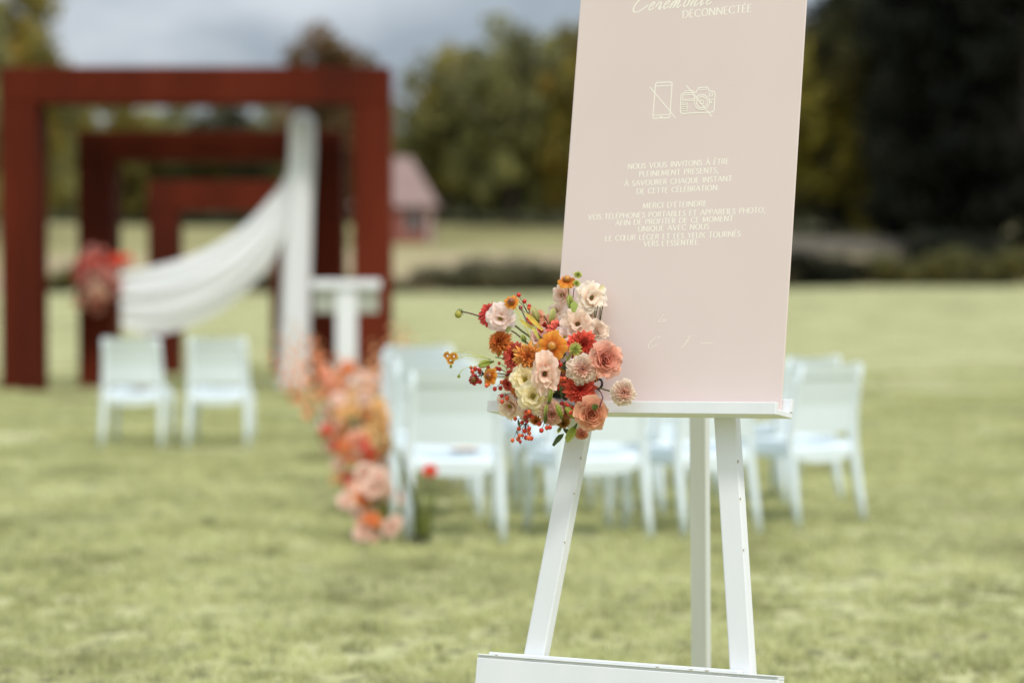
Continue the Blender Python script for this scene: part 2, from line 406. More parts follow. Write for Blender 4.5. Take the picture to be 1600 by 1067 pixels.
for k, (kind, cols, w, h) in {'olive': ('round', OLV, 10, 13), 'yellow': ('round', YEL, 9, 13), 'brown': ('round', BRN, 9, 13),
                              'dark': ('tall', DRK, 10, 24), 'darkolive': ('round', DRO, 12, 17), 'gold': ('round', DRO[:1] + [(.30, .25, .035), (.17, .145, .03), (.38, .30, .04)], 12, 17), 'olive2': ('round', OLV + YEL[:1], 11, 12)}.items():
    TK[k] = (crown_mesh(hash(k) % 97 if False else len(k) * 13 + ord(k[0]), w, h * .9, h * .1, kind, 130 if kind == 'round' else 210, 85, .7, cols),
             trunk_mesh(len(k), h, .38, w), w, h)
trees = [  # px centre, py top, distance, width px, kind, label
 (20, -70, 160, 190, 'yellow', 'yellow-green tree at the left edge of the photo, taller than the steel arches'),
 (-70, -60, 150, 190, 'olive', 'olive tree cut off by the left edge, behind the largest arch'),
 (105, 120, 178, 120, 'olive2', 'low olive tree just right of the left post of the largest arch'),
 (190, 138, 182, 130, 'yellow', 'low yellowish tree seen through the gap above the middle arch, left part'),
 (275, 132, 185, 130, 'olive', 'low green tree seen through the middle of the gap above the middle arch'),
 (350, 140, 180, 130, 'darkolive', 'dark low tree seen above the smallest arch'),
 (430, 136, 184, 130, 'olive', 'green tree behind the top of the white drape'),
 (518, 8, 172, 165, 'brown', 'brown-leaved domed tree rising above the right corner of the largest arch'),
 (585, 120, 186, 90, 'olive2', 'small tree between the brown tree and the tall olive trees'),
 (695, 52, 172, 165, 'olive2', 'olive tree right of the arches, lower than its right neighbour'),
 (800, -8, 168, 205, 'olive', 'tallest olive tree left of the sign, with a rounded top'),
 (905, 5, 165, 130, 'yellow', 'yellowing autumn tree half hidden by the left edge of the sign'),
 (1010, -20, 170, 170, 'olive', 'olive tree wholly behind the middle of the sign'),
 (1130, -30, 168, 170, 'olive2', 'green tree wholly behind the right half of the sign'),
 (1290, -20, 152, 230, 'gold', 'dark olive tree with yellow leaves right of the sign'),
 (1390, -140, 149, 220, 'darkolive', 'taller dark tree with a few paler branches, second right of the sign'),
 (1480, -330, 140, 270, 'dark', 'evergreen with shade coloured into nearly black leaves, left of the one at the right edge'),
 (1600, -380, 136, 290, 'dark', 'evergreen with shade coloured into nearly black leaves, at the right edge'),
 (1700, -350, 140, 210, 'dark', 'evergreen with shade coloured into nearly black leaves, beyond the right edge'),
 (1545, 10, 158, 200, 'darkolive', 'dark broad tree between the shade-black evergreens'),
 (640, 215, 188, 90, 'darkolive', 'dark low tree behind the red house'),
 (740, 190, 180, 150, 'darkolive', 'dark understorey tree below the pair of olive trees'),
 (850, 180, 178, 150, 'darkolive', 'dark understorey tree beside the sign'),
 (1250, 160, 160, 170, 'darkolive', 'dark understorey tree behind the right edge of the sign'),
 (1360, -60, 164, 300, 'dark', 'evergreen with shade coloured into black leaves, under the dark olive trees'),
]
for i, (px, pt, Y, wpx, k, lab) in enumerate(trees):
    cm, tm, w, h = TK[k]; s = F_PX / Y
    x = gx(px, Y); zb = bank_z(x, Y) - .1; ztop = CAM_H + (HOR - pt) / s
    e = empty('tree', (x, Y, zb), R.uniform(0, 6.28), lab, 'tree', 'trees beyond the meadow')
    sx = wpx / s / w; sz = (ztop - zb) / (h * 1.02)
    link('crown', cm, e); link('trunk', tm, e); e.scale = (sx, sx, sz)
sheet('wooded_rise', xb, [176.5, 190, 205, 215, 225, 240, 280], lambda x, y: bank_z(x, y) + .02 + 7.5 * smooth(180, 225, y), M['forest_floor'])
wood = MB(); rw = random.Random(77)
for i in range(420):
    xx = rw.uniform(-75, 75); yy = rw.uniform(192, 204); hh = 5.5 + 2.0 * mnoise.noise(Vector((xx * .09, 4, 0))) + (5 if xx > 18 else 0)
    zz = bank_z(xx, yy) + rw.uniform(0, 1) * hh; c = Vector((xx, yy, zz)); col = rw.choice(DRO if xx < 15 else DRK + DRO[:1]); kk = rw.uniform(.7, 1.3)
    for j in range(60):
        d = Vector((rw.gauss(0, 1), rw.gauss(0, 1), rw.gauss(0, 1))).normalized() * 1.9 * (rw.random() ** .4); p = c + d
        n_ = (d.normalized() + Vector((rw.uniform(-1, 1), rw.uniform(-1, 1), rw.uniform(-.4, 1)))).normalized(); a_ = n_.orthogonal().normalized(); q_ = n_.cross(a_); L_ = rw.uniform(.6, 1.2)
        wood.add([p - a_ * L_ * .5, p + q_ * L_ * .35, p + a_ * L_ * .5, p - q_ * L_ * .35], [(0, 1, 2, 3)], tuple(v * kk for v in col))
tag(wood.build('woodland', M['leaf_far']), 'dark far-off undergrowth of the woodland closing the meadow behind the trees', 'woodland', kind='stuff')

HG = {'dark': crown_mesh(5, 5.5, 2.1, 0, 'hedge', 34, 130, .26, [(.12, .11, .05), (.09, .085, .04), (.15, .13, .06)]),
      'yellow': crown_mesh(6, 5.5, 2.1, 0, 'hedge', 34, 130, .26, [(.15, .13, .03), (.10, .095, .03), (.05, .05, .02)]),
      'beige': crown_mesh(8, 5.5, 1.8, 0, 'hedge', 30, 120, .26, [(.24, .18, .10), (.20, .165, .08), (.15, .14, .05)]),
      'black': crown_mesh(9, 5.5, 2.1, 0, 'hedge', 36, 140, .26, [(.016, .018, .009), (.025, .025, .012)])}
hl = [(740, 121, 1.0, .75, 'dark', 'dark shrub at the lawn edge nearest to the largest arch'), (850, 121.5, 1.0, .8, 'dark', 'dark shrub at the lawn edge touching the sign edge'),
      (800, 123, .9, .95, 'dark', 'dark shrub between and behind the two at the lawn edge'),
      (1265, 121, .9, 1.15, 'black', 'blackish shrub at the lawn edge just right of the sign'), (1345, 122, .8, .95, 'dark', 'dark shrub second from the sign on the right'),
      (1450, 121, 1.0, 1.05, 'yellow', 'yellow-green shrub in the middle of the right lawn edge'), (1570, 121, 1.1, 1.15, 'yellow', 'yellow-green shrub at the right end of the lawn'),
      (1500, 124, 1.0, 1.5, 'black', 'blackish shrub behind the yellow-green ones'),
      (655, 121, .8, .55, 'beige', 'dry beige brush right of the largest arch'), (575, 121, .9, .6, 'beige', 'dry beige brush behind the lectern'),
      (470, 121, 1.0, .6, 'dark', 'low dark shrub behind the drape'), (340, 121, 1.1, .6, 'beige', 'dry brush seen inside the smallest arch'),
      (210, 121, 1.0, .65, 'dark', 'low shrub seen left of the smallest arch'), (100, 121, 1.0, .75, 'yellow', 'yellow-green shrub seen inside the left post of the largest arch'),
      (1000, 121, 1.2, .7, 'dark', 'dark shrub hidden behind the sign'), (1130, 121, 1.2, .7, 'dark', 'dark shrub hidden behind the right of the sign')]
for (px, Y, sx, sz, k, lab) in hl:
    x = gx(px, Y)
    o = link('shrub', HG[k], None, (x, Y, min(lawn_z(x, Y), bank_z(x, Y) + .2) - .15)); o.scale = (sx, 1.6, sz)
    tag(o, lab, 'shrub', 'shrubs along the far lawn edge')

# ---- red house with pale hip roof
def house():
    Y = 152; x1 = gx(687, Y); x0 = x1 - 5.4; zb = bank_z(x1, Y) - .3
    s = F_PX / Y; ze = CAM_H + (HOR - 326) / s; zr = CAM_H + (HOR - 246) / s
    cx = (x0 + x1) / 2; e = empty('house', (cx, Y, zb), 0, 'small red house with a pale pink hipped roof beyond the meadow', 'house')
    w = (x1 - x0) / 2; d = 3.0; H = ze - zb; b = MB()
    b.box((-w + .35, -d + .35, 0), (w - .35, d - .35, H)); b.build('wall', M['red_wall'], e)
    b = MB(); hr = zr - zb; rw = .9
    vs = [(-w, -d, H), (w, -d, H), (w, d, H), (-w, d, H), (-rw, 0, hr), (rw, 0, hr), (-w, -d, H + .12), (w, -d, H + .12), (w, d, H + .12), (-w, d, H + .12)]
    fs = [(0, 3, 2, 1), (6, 7, 5, 4), (7, 8, 5), (8, 9, 4, 5), (9, 6, 4), (0, 1, 7, 6), (1, 2, 8, 7), (2, 3, 9, 8), (3, 0, 6, 9)]
    b.add(vs, fs); rf = b.build('roof', M['roof'], e)
    for sx in (-1, 1):
        b = MB(); b.box((sx * (w - .5) - .12, -d + .32, 0), (sx * (w - .5) + .12, -d + .38, H - .02)); b.build('corner_pilaster', M['white_wall'], e)
    for xx in (-1.2, 1.2):
        b = MB(); b.box((xx - .45, -d + .30, .9), (xx + .45, -d + .34, 2.2)); f = b.build('window', M['white_wall'], e)
        b = MB(); b.box((xx - .36, -d + .285, .98), (xx + .36, -d + .298, 2.12)); b.build('pane', M['dark_glass'], f)
    b = MB(); b.box((-.9, -.3, hr - .5), (-.4, .3, hr + .5)); b.build('chimney', M['red_wall'], rf)
house()

# ------------------------------------------------------------------ steel arches
def arch(Y, pl, pr, ptop, pbot, wpost, wbeam, depth, lab):
    s = F_PX / Y; xl, xr = gx(pl, Y), gx(pr, Y); zt = CAM_H + (HOR - ptop) / s
    e = empty('steel_arch', ((xl + xr) / 2, Y, 0), 0, lab, 'sculpture', 'rusty steel arches one behind the other')
    h = (xr - xl) / 2
    for sx in (-1, 1):
        b = MB(); a, c = (-h, -h + wpost) if sx < 0 else (h - wpost, h)
        b.box((a, 0, -.05), (c, depth, zt - wbeam - .002), bev=.012); b.build('post', M['rust'], e)
    b = MB(); b.box((-h, -.003, zt - wbeam), (h, depth + .003, zt), bev=.012); b.build('beam', M['rust'], e)
    b = MB()
    b.box((-.004, -.006, zt - wbeam + .03), (.004, -.0035, zt - .03)); b.build('weld_seam', M['rust'], e)
    return e
arch(28.4, 1, 610, 105, 612, .44, .43, .62, 'largest rusty steel arch, the front one with the widest opening')
arch(29.5, 122, 536, 205, 606, .43, .36, .60, 'middle rusty steel arch that carries the white drape')
arch(33.9, 231, 470, 283, 584, .42, .42, .55, 'smallest and farthest rusty steel arch')

# ---- drape
def drape():
    Y = 29.15
    base = at(460, 604, Y); e = empty('drape', (base.x, Y, 0), 0, 'white gauze drape swagged across the middle arch and falling to the grass', 'drape')
    def P(px, py, dy): q = at(px, py, Y + dy); return Vector((q.x - base.x, q.y - Y, q.z))
    prof = [(175, 470, 475), (177, 462, 483), (183, 454, 491), (193, 450, 495), (230, 449, 496), (280, 446, 494), (330, 442, 491), (380, 439, 490), (450, 437, 488), (530, 433, 487), (590, 430, 487), (606, 429, 488)]
    rows = []
    for i, (py, a, c) in enumerate(prof):
        row = []; n = 72
        for k in range(n):
            t = 2 * math.pi * k / n
            fold = 1 + (.05 * math.sin(9 * t + .3 * i) + .03 * math.sin(17 * t + i)) * min(1, i / 3)
            mx = (a + c) / 2 + (c - a) * .44 * math.cos(t) * (.88 + .12 * fold)
            q = P(mx, py, 0); q.y += math.sin(t) * .17 * fold * min(1, .3 + i / 4); q.z = max(q.z, .01)
            row.append(q)
        rows.append(row)
    b = MB(); b.grid(rows, close=True); b.build('hanging_fall', M['drape'], e, True)
    b = MB()
    b.box((P(458, 206, 0).x, .20, P(0, 206, 0).z), (P(487, 206, 0).x, .95, P(0, 199, 0).z), bev=.02); b.build('beam_wrap', M['drape'], e)
    up = [(452, 262), (440, 288), (420, 312), (395, 340), (365, 365), (330, 386), (290, 403), (250, 414), (215, 421), (186, 427)]
    lo = [(452, 345), (440, 378), (424, 412), (400, 440), (372, 466), (338, 490), (300, 508), (262, 520), (222, 521), (192, 512)]
    rows = []
    N = 40; n = 46
    def interp(L, t):
        f = t * (len(L) - 1); i = min(int(f), len(L) - 2); u = f - i
        p0 = L[max(i - 1, 0)]; p1 = L[i]; p2 = L[i + 1]; p3 = L[min(i + 2, len(L) - 1)]
        return tuple(.5 * ((2 * p1[k]) + (-p0[k] + p2[k]) * u + (2 * p0[k] - 5 * p1[k] + 4 * p2[k] - p3[k]) * u * u + (-p0[k] + 3 * p1[k] - 3 * p2[k] + p3[k]) * u ** 3) for k in (0, 1))
    for i in range(N):
        t = i / (N - 1); a = interp(up, t); c = interp(lo, t); row = []
        for j in range(n):
            v = j / (n - 1); vv = v + .02 * math.sin(v * 25)
            q = P(a[0] + (c[0] - a[0]) * vv, a[1] + (c[1] - a[1]) * vv, 0)
            amp = .016 * math.sin(math.pi * min(1, .15 + v)) + .005
            q.y += amp * math.sin(v * 19 + t * 4.0 + 2 * v * v) + amp * .7 * math.sin(v * 33 - t * 2.5) + .004 * math.sin(v * 51 + 5 * t) - .12 * math.sin(math.pi * t) * math.sin(math.pi * v) - .05
            row.append(q)
        rows.append(row)
    b = MB(); b.grid(rows); b.build('swag', M['gauze'], e, True)
drape()

# ------------------------------------------------------------------ lectern
def lectern():
    Y = 22; p = at(541, 500, Y); e = empty('lectern', (p.x, Y, 0), math.radians(4), 'white lectern with a frosted box under its top, standing right of the drape', 'lectern')
    s = F_PX / Y; zt = CAM_H - (437 - HOR) / s
    b = MB(); b.box((-.31, -.20, zt - .085), (.31, .20, zt - .0), bev=.008, M=Matrix.Rotation(0, 4, 'X')); b.build('top', M['white_paint'], e)
    b = MB(); b.box((-.29, -.15, zt - .30), (.29, .15, zt - .087), bev=.004); b.build('frosted_box', M['acrylic'], e)
    b = MB(); b.box((-.095, -.17, .02), (.095, -.152, zt - .087), bev=.004); b.box((-.095, -.15, .02), (.095, .09, zt - .302), bev=.004); b.build('column', M['white_paint'], e)
    b = MB(); b.box((-.26, -.22, 0), (.26, .2, .02), bev=.004); b.build('base', M['white_paint'], e)
lectern()

# ------------------------------------------------------------------ chairs
def make_chair():
    e = empty('chair', (0, 0, 0))
    for s in (-1, 1):
        b = MB()
        pts = [(s * .247, -.085, 0), (s * .243, -.055, .15), (s * .238, -.02, .32), (s * .235, -.005, .45), (s * .230, -.02, .60), (s * .224, -.055, .76), (s * .221, -.08, .855)]
        b.beam(pts, [.017, .021, .026, .026, .023, .020, .018], [.017, .022, .028, .028, .020, .015, .012], bev=.45); b.build('leg', M['plastic'], e, True)
        b = MB()
        pts = [(s * .240, .470, 0), (s * .236, .462, .15), (s * .230, .450, .32), (s * .226, .445, .405)]
        b.beam(pts, [.016, .020, .025, .026], [.016, .020, .025, .026], bev=.45); b.build('leg', M['plastic'], e, True)
    # seat shell: rear edge rolls down
    prof = [(.475, .405), (.480, .438), (.465, .455), (.40, .460), (.25, .450), (.12, .448), (.05, .450), (.012, .440), (-.016, .415), (-.024, .392), (-.018, .380), (.05, .40), (.3, .405), (.475, .405)]
    rows = []
    for (y, z) in prof:
        row = []
        for k in range(13):
            u = k / 12 * 2 - 1
            row.append((u * .228, y, z - .010 * (1 - u * u) * (1 if z > .43 else 0)))
        rows.append(row)
    b = MB(); b.grid(rows); 
    for side in (0, 12): b.add([r[side] for r in rows[:-1]], [tuple(range(len(rows) - 1)) if side else tuple(range(len(rows) - 2, -1, -1))])
    b.build('seat', M['plastic'], e, True)
    # apron under the rear edge, arched
    b = MB(); rows = []
    for (y, top) in ((-.022, 1), (-.022, 0), (.0, 0), (.0, 1)):
        rows.append([(k / 12 * .44 - .22, y, .398 if top else .345 - .012 * (1 - (k / 6 - 1) ** 2) + .03 * abs(k / 6 - 1) ** 4) for k in range(13)])
    rows.append(rows[0]); b.grid(rows); b.build('apron', M['plastic'], e)
    for s in (-1, 1):
        b = MB(); b.box((s * .23 - .012, .02, .36), (s * .23 + .012, .44, .42), bev=.004); b.build('side_rail', M['plastic'], e)
    # backrest panel, curved, then the thick top rail with a dipped edge
    def back(z0, z1, th, y0, dip):
        rows = []
        for (off, flip) in ((0, 0), (th, 1)):
            zs = [z0, (z0 + z1) / 2, z1]
            if flip: zs = zs[::-1]
            for z in zs:
                row = []
                for k in range(15):
                    u = k / 14 * 2 - 1
                    yb = -.02 - .06 * max(0, (z - .6) / .255) + .0
                    zz = z - (dip * (1 - u * u) if z == z1 else 0)
                    row.append((u * (.214 if z < .8 else .218), yb - .028 * (1 - u * u) - y0 + off, zz))
                rows.append(row)
        rows.append(rows[0]); bb = MB(); bb.grid(rows)
        for side in (0, 14): bb.add([r[side] for r in rows[:-1]], [tuple(range(6)) if side == 0 else tuple(range(5, -1, -1))])
        return bb
    back(.492, .792, .010, .0, 0).build('backrest', M['plastic'], e)
    back(.794, .868, .026, .008, .014).build('top_rail', M['plastic'], e)
    return e
proto = make_chair(); used = False
def chair(x, y, rz, label, group):
    global used
    o = copy_tree(proto) if used else proto
    used = True
    o.location = (x, y, 0); o.rotation_euler = (0, 0, rz); o.scale = (.955, 1, 1); o['label'] = label; o['category'] = 'chair'; o['group'] = group
    return o
GR = 'white chairs in rows for the guests'
colsn = ['at the aisle behind the flower bouquet', 'second from the aisle', 'third from the aisle', 'farthest from the aisle']
cols = [(-.286, 12.0, 5, (-.088, 1.15), 5), (.449, 12.11, 20, (-.07, 1.12), 4), (1.036, 12.39, 30, (-.03, 1.12), 4), (1.663, 12.93, 35, (.0, 1.2), 2)]
rown = ['nearest row', 'second nearest row', 'third nearest row', 'fourth nearest row', 'fifth nearest row']
for ci, (x, y, rot, (dx, dy), n) in enumerate(cols):
    for ri in range(n):
        jj = R.uniform(-1, 1) * (0 if ri == 0 else 1); a = math.radians(rot + R.uniform(-2, 2) + 5 * jj); xx = x + dx * ri + .06 * jj; yy = y + dy * ri + .05 * R.uniform(-1, 1) * (ri > 0)
        lab = 'white plastic chair, %s, %s' % (rown[ri], colsn[ci])
        if ci == 3 and ri == 0: lab = 'white plastic chair of the nearest row, rightmost, fully clear of the sign'
        if ci == 3 and ri == 1: lab = 'white plastic chair seen partly behind the rightmost chair'
        chair(xx + math.sin(a) * .0, yy + .07, a, lab, GR)
GL = 'pair of white chairs facing the arches'
xl1, xl2 = gx(205, 18.9), gx(339, 18.95)
chair(xl1, 18.98, math.radians(-2), 'left one of the two white plastic chairs set before the arches', GL)
chair(xl2, 19.02, math.radians(1), 'right one of the two white plastic chairs set before the arches', GL)
def card(x, y, rz, lab, pm):
    e = empty('program_card', (x, y, .4515), rz, lab, 'booklet')
    b = MB(); b.box((-.075, -.1, 0), (.075, .1, .004)); b.build('cover', M['paper'], e)
    b = MB(); b.box((-.05, -.06, .0042), (.05, .06, .0050)); b.build('printed_panel', pm, e)
card(-.24, 12.32, .1, 'cream booklet with a tan print lying on the nearest chair by the aisle', M['tan_print'])
card(xl1 + .03, 19.2, -.2, 'booklet with a pink print lying on the left chair before the arches', M['pink_print'])

# ------------------------------------------------------------------ easel
YAW, LEAN, ROLL = math.radians(33), math.radians(10), math.radians(1.25)
ex = Vector((math.cos(YAW), -math.sin(YAW), 0)); nn = Vector((-math.sin(YAW), -math.cos(YAW), 0))
ez = Vector((0, 0, 1)) * math.cos(LEAN) - nn * math.sin(LEAN)
EX = ex * math.cos(ROLL) + ez * math.sin(ROLL); EZ = ez * math.cos(ROLL) - ex * math.sin(ROLL); EY = EZ.cross(EX)
P0 = at(1000, 636, 5.4)
ME = Matrix(((EX.x, EY.x, EZ.x, P0.x), (EX.y, EY.y, EZ.y, P0.y), (EX.z, EY.z, EZ.z, P0.z), (0, 0, 0, 1)))
MI = ME.inverted()
def loc(px, py, yl=0.0):
    """photograph pixel -> (x, z) in the easel's own frame on its plane y = yl"""
    r = ray(px, py); o = P0 + EY * yl
    t = (o - CAMP).dot(EY) / r.dot(EY); q = MI @ (CAMP + r * t); return q.x, q.z
def locw(px, py, yl=0.0):
    x, z = loc(px, py, yl); return ME @ Vector((x, yl, z))

def easel():
    e = empty('easel', P0, 0, 'white painted wooden easel carrying the blush sign, in sharp focus on the lawn', 'easel')
    foot = MI @ Vector((P0.x, P0.y, 0)); zf = -P0.z / math.cos(LEAN)
    e.location = (P0.x, P0.y, 0)
    L = Matrix.Translation((0, 0, P0.z)) @ ME.to_3x3().to_4x4()     # easel frame relative to the root on the ground
    wp = M['white_paint']
    # front legs (boards 53 x 25 mm)
    for (a, c) in (((-.163, -.066), (-.2305, -.558)), ((.2135, -.016), (.292, -.5625))):
        sl = (a[0] - c[0]) / (a[1] - c[1])
        zb = zf - .004; zt = 1.24; xb = c[0] + (zb - c[1]) * sl; xt = a[0] + (zt - a[1]) * sl
        b = MB(); b.beam([(xb, .0125, zb), ((xb + xt) / 2, .0125, (zb + zt) / 2), (xt, .0125, zt)], .0262, .0125, M=L, bev=.12)
        lg = b.build('leg', wp, e)
        for k, (cz, cs) in enumerate(((-.12, .006), (-.20, .004), (-.31, .0035))):   # small chips on the edge
            xx = a[0] + (cz - a[1]) * sl + .0262
            bb = MB(); bb.box((xx - .0016, -.0006, cz), (xx + .0004, .0008 + cs * .2, cz + cs), M=L); bb.build('paint_chip', M['chip'], lg)
    # rear leg
    xa, za = loc(1073 + 11, 648, .10); 
    top = L @ Vector((.03, .04, 1.20))
    pA = locw(1083, 655, 0); 
    # aim the rear leg from the hinge to a foot on the grass behind, through the pixel column seen in the photo
    foot_w = at(1097, 1105, 6.42); foot_w.z = 0
    foot_r = Vector((foot_w.x - P0.x, foot_w.y - P0.y, 0))
    b = MB(); sd_ = (ME.to_3x3() @ Vector((1, 0, 0)))
    b.beam([foot_r, (foot_r + top) / 2, top], .0225, .013, bev=.12, side=sd_); b.build('rear_leg', wp, e)
    # tray: front lip, bottom, rear lip
    xl_, _ = loc(762, 636, -.075); xr_, _ = loc(1213, 636, -.075)
    _, z1 = loc(990, 627, -.075); _, z0 = loc(990, 646, -.075)
    b = MB(); b.box((xl_, -.078, z0 + .0005), (xr_, -.066, z1), M=L, bev=.0012); tl = b.build('tray_lip', wp, e)
    b = MB(); b.box((xl_, -.0655, z0 + .001), (xr_ + .002, -.0005, z0 + .013), M=L, bev=.001); b.build('tray_shelf', wp, e)
    b = MB(); b.box((xl_, -.0122, z0 + .0135), (xr_ + .004, -.0006, z0 + .042), M=L, bev=.001); b.build('tray_back', wp, e)
    # lower cross bar with moulding
    xl_, zl_ = loc(747, 1020, -.03); xr_, zr_ = loc(1217, 1056, -.03); zt = (zl_ + zr_) / 2
    b = MB(); b.box((xl_, -.034, zt - .105), (xr_, -.002, zt - .009), M=L, bev=.0015)
    b.build('cross_bar', wp, e)
    b = MB(); b.box((xl_, -.030, zt - .0085), (xr_, -.002, zt - .004), M=L, bev=.001); b.box((xl_ + .002, -.035, zt - .0037), (xr_, -.002, zt), M=L, bev=.001)
    b.box((xl_ + .025, -.024, zt + .0003), (xr_ - .1, -.003, zt + .006), M=L, bev=.001)
    b.build('moulding', wp, e)
    r = random.Random(5); 
    for k in range(4):
        xx = r.uniform(xl_ + .03, xr_ - .03); w = r.uniform(.003, .010)
        bb = MB(); bb.box((xx, -.0356, zt - .0012), (xx + w, -.0338, zt + .0003), M=L); bb.build('paint_chip', M['chip'], e)
    # hook and dark clip beside the flowers
    b = MB(); c = loc(935, 600, -.03)
    pts = [L @ Vector((c[0] - .018, -.03, c[1] + .003))]
    for k in range(10):
        t = math.radians(130 - k * 25); pts.append(L @ Vector((c[0] + .009 * math.cos(t) + .002, -.032, c[1] + .011 * math.sin(t))))
    b.tube(pts, .0028, 7); b.build('wire_hook', M['black_metal'], e, True)
    return L
LE = easel()

# ------------------------------------------------------------------ sign board with lettering
GL_ = {
 'A': (.82, [[(0, 0), (.40, 1)], [(.40, 1), (.82, 0)], [(.14, .34), (.66, .34)]]),
 'B': (.62, [[(.08, 0), (.08, 1)], [(.08, 1), (.42, .98), (.52, .78), (.42, .56), (.08, .54)], [(.08, .54), (.48, .52), (.60, .28), (.46, .03), (.08, 0)]]),
 'C': (.80, [[(.76, .80), (.62, .97), (.38, .98), (.12, .78), (.04, .5), (.12, .22), (.38, .02), (.62, .03), (.76, .2)]]),
 'D': (.82, [[(.08, 0), (.08, 1)], [(.08, 1), (.45, .97), (.72, .75), (.78, .5), (.72, .25), (.45, .03), (.08, 0)]]),
 'E': (.56, [[(.08, 0), (.08, 1)], [(.08, 1), (.52, 1)], [(.08, .54), (.44, .54)], [(.08, 0), (.54, 0)]]),
 'F': (.54, [[(.08, 0), (.08, 1)], [(.08, 1), (.52, 1)], [(.08, .54), (.44, .54)]]),
 'G': (.84, [[(.76, .80), (.62, .97), (.38, .98), (.12, .78), (.04, .5), (.12, .22), (.38, .02), (.62, .04), (.76, .18)], [(.76, .0), (.76, .44)]]),
 'H': (.80, [[(.08, 0), (.08, 1)], [(.72, 0), (.72, 1)], [(.08, .53), (.72, .53)]]),
 'I': (.24, [[(.12, 0), (.12, 1)]]),
 'J': (.40, [[(.30, 1), (.30, .2), (.20, -.05), (.02, -.1)]]),
 'L': (.54, [[(.08, 0), (.08, 1)], [(.08, 0), (.52, 0)]]),
 'M': (.98, [[(.06, 0), (.14, 1)], [(.14, 1), (.48, .1)], [(.48, .1), (.82, 1)], [(.82, 1), (.92, 0)]]),
 'N': (.84, [[(.08, 0), (.08, 1)], [(.08, 1), (.74, 0)], [(.74, 0), (.74, 1)]]),
 'O': (.88, [[(.44, 1), (.18, .88), (.05, .5), (.18, .12), (.44, 0), (.70, .12), (.83, .5), (.70, .88), (.44, 1)]]),
 'P': (.58, [[(.08, 0), (.08, 1)], [(.08, 1), (.42, .98), (.54, .76), (.42, .52), (.08, .50)]]),
 'Q': (.90, [[(.44, 1), (.18, .88), (.05, .5), (.18, .12), (.44, 0), (.70, .12), (.83, .5), (.70, .88), (.44, 1)], [(.48, .12), (.66, -.1), (.9, -.14)]]),
 'R': (.66, [[(.08, 0), (.08, 1)], [(.08, 1), (.42, .98), (.54, .76), (.42, .54), (.08, .52)], [(.32, .52), (.64, 0)]]),
 'S': (.56, [[(.48, .84), (.34, .98), (.14, .92), (.08, .74), (.20, .58), (.40, .44), (.50, .26), (.42, .06), (.20, .0), (.05, .16)]]),
 'T': (.66, [[(.33, 0), (.33, 1)], [(.02, 1), (.64, 1)]]),
 'U': (.78, [[(.08, 1), (.08, .3), (.20, .05), (.40, 0), (.60, .06), (.70, .3), (.70, 1)]]),
 'V': (.80, [[(.02, 1), (.40, 0)], [(.40, 0), (.78, 1)]]),
 'X': (.74, [[(.02, 1), (.70, 0)], [(.04, 0), (.68, 1)]]),
 'Y': (.72, [[(.02, 1), (.36, .48)], [(.36, .48), (.70, 1)], [(.36, .48), (.36, 0)]]),
 ',': (.22, [[(.12, .06), (.10, -.06), (.04, -.16)]]), '.': (.22, [[(.08, .0), (.08, .09)]]), "'": (.20, [[(.10, 1.02), (.06, .78)]]), ' ': (.42, []),
}
ACC = {'É': ('E', [[(.22, 1.12), (.40, 1.30)]]), 'È': ('E', [[(.36, 1.12), (.18, 1.30)]]), 'Ê': ('E', [[(.12, 1.12), (.28, 1.28)], [(.28, 1.28), (.44, 1.12)]]),
       'À': ('A', [[(.46, 1.12), (.28, 1.30)]])}
GL_['Œ'] = (1.2, GL_['O'][1] + [[(p[0] + .62, p[1]) for p in s] for s in GL_['E'][1]])
# joined handwriting, x-height .42
SCR = {
 'C': (.95, [[(.95, .86), (.98, 1.0), (.86, 1.08), (.60, .98), (.30, .66), (.12, .28), (.20, .02), (.46, -.04), (.80, .16), (.98, .30)]]),
 'e': (.36, [[(-.02, .18), (.16, .22), (.30, .34), (.24, .43), (.10, .34), (.06, .14), (.16, .0), (.36, .14)]]),
 'r': (.34, [[(-.02, .14), (.12, .42), (.16, .36), (.28, .38), (.22, .1), (.28, .0), (.36, .14)]]),
 'm': (.66, [[(-.02, .14), (.08, .42), (.0, 0)], [(.0, 0), (.16, .36), (.26, .40), (.20, 0)], [(.20, 0), (.36, .36), (.48, .40), (.42, .06), (.50, .0), (.66, .14)]]),
 'o': (.38, [[(.30, .36), (.16, .42), (.04, .22), (.10, .02), (.24, .04), (.32, .24), (.24, .40), (.40, .30)]]),
 'n': (.46, [[(-.02, .14), (.08, .42), (.0, 0)], [(.0, 0), (.16, .36), (.28, .40), (.22, .06), (.30, .0), (.46, .14)]]),
 'i': (.22, [[(-.02, .14), (.10, .42), (.04, .06), (.10, .0), (.22, .14)], [(.15, .60), (.17, .66)]]),
 'L': (.6, [[(.5, .9), (.38, 1.0), (.26, .6), (.10, .0), (.02, .06), (.30, .02), (.6, .0)]]),
 's': (.3, [[(0, .1), (.2, .42), (.24, .12), (.06, .0), (.3, .12)]]),
 'F': (.8, [[(.0, .92), (.5, .96), (1.0, 1.04)], [(.55, .95), (.40, .4), (.20, -.1), (.0, -.05)], [(.25, .48), (.8, .54)]]),
}
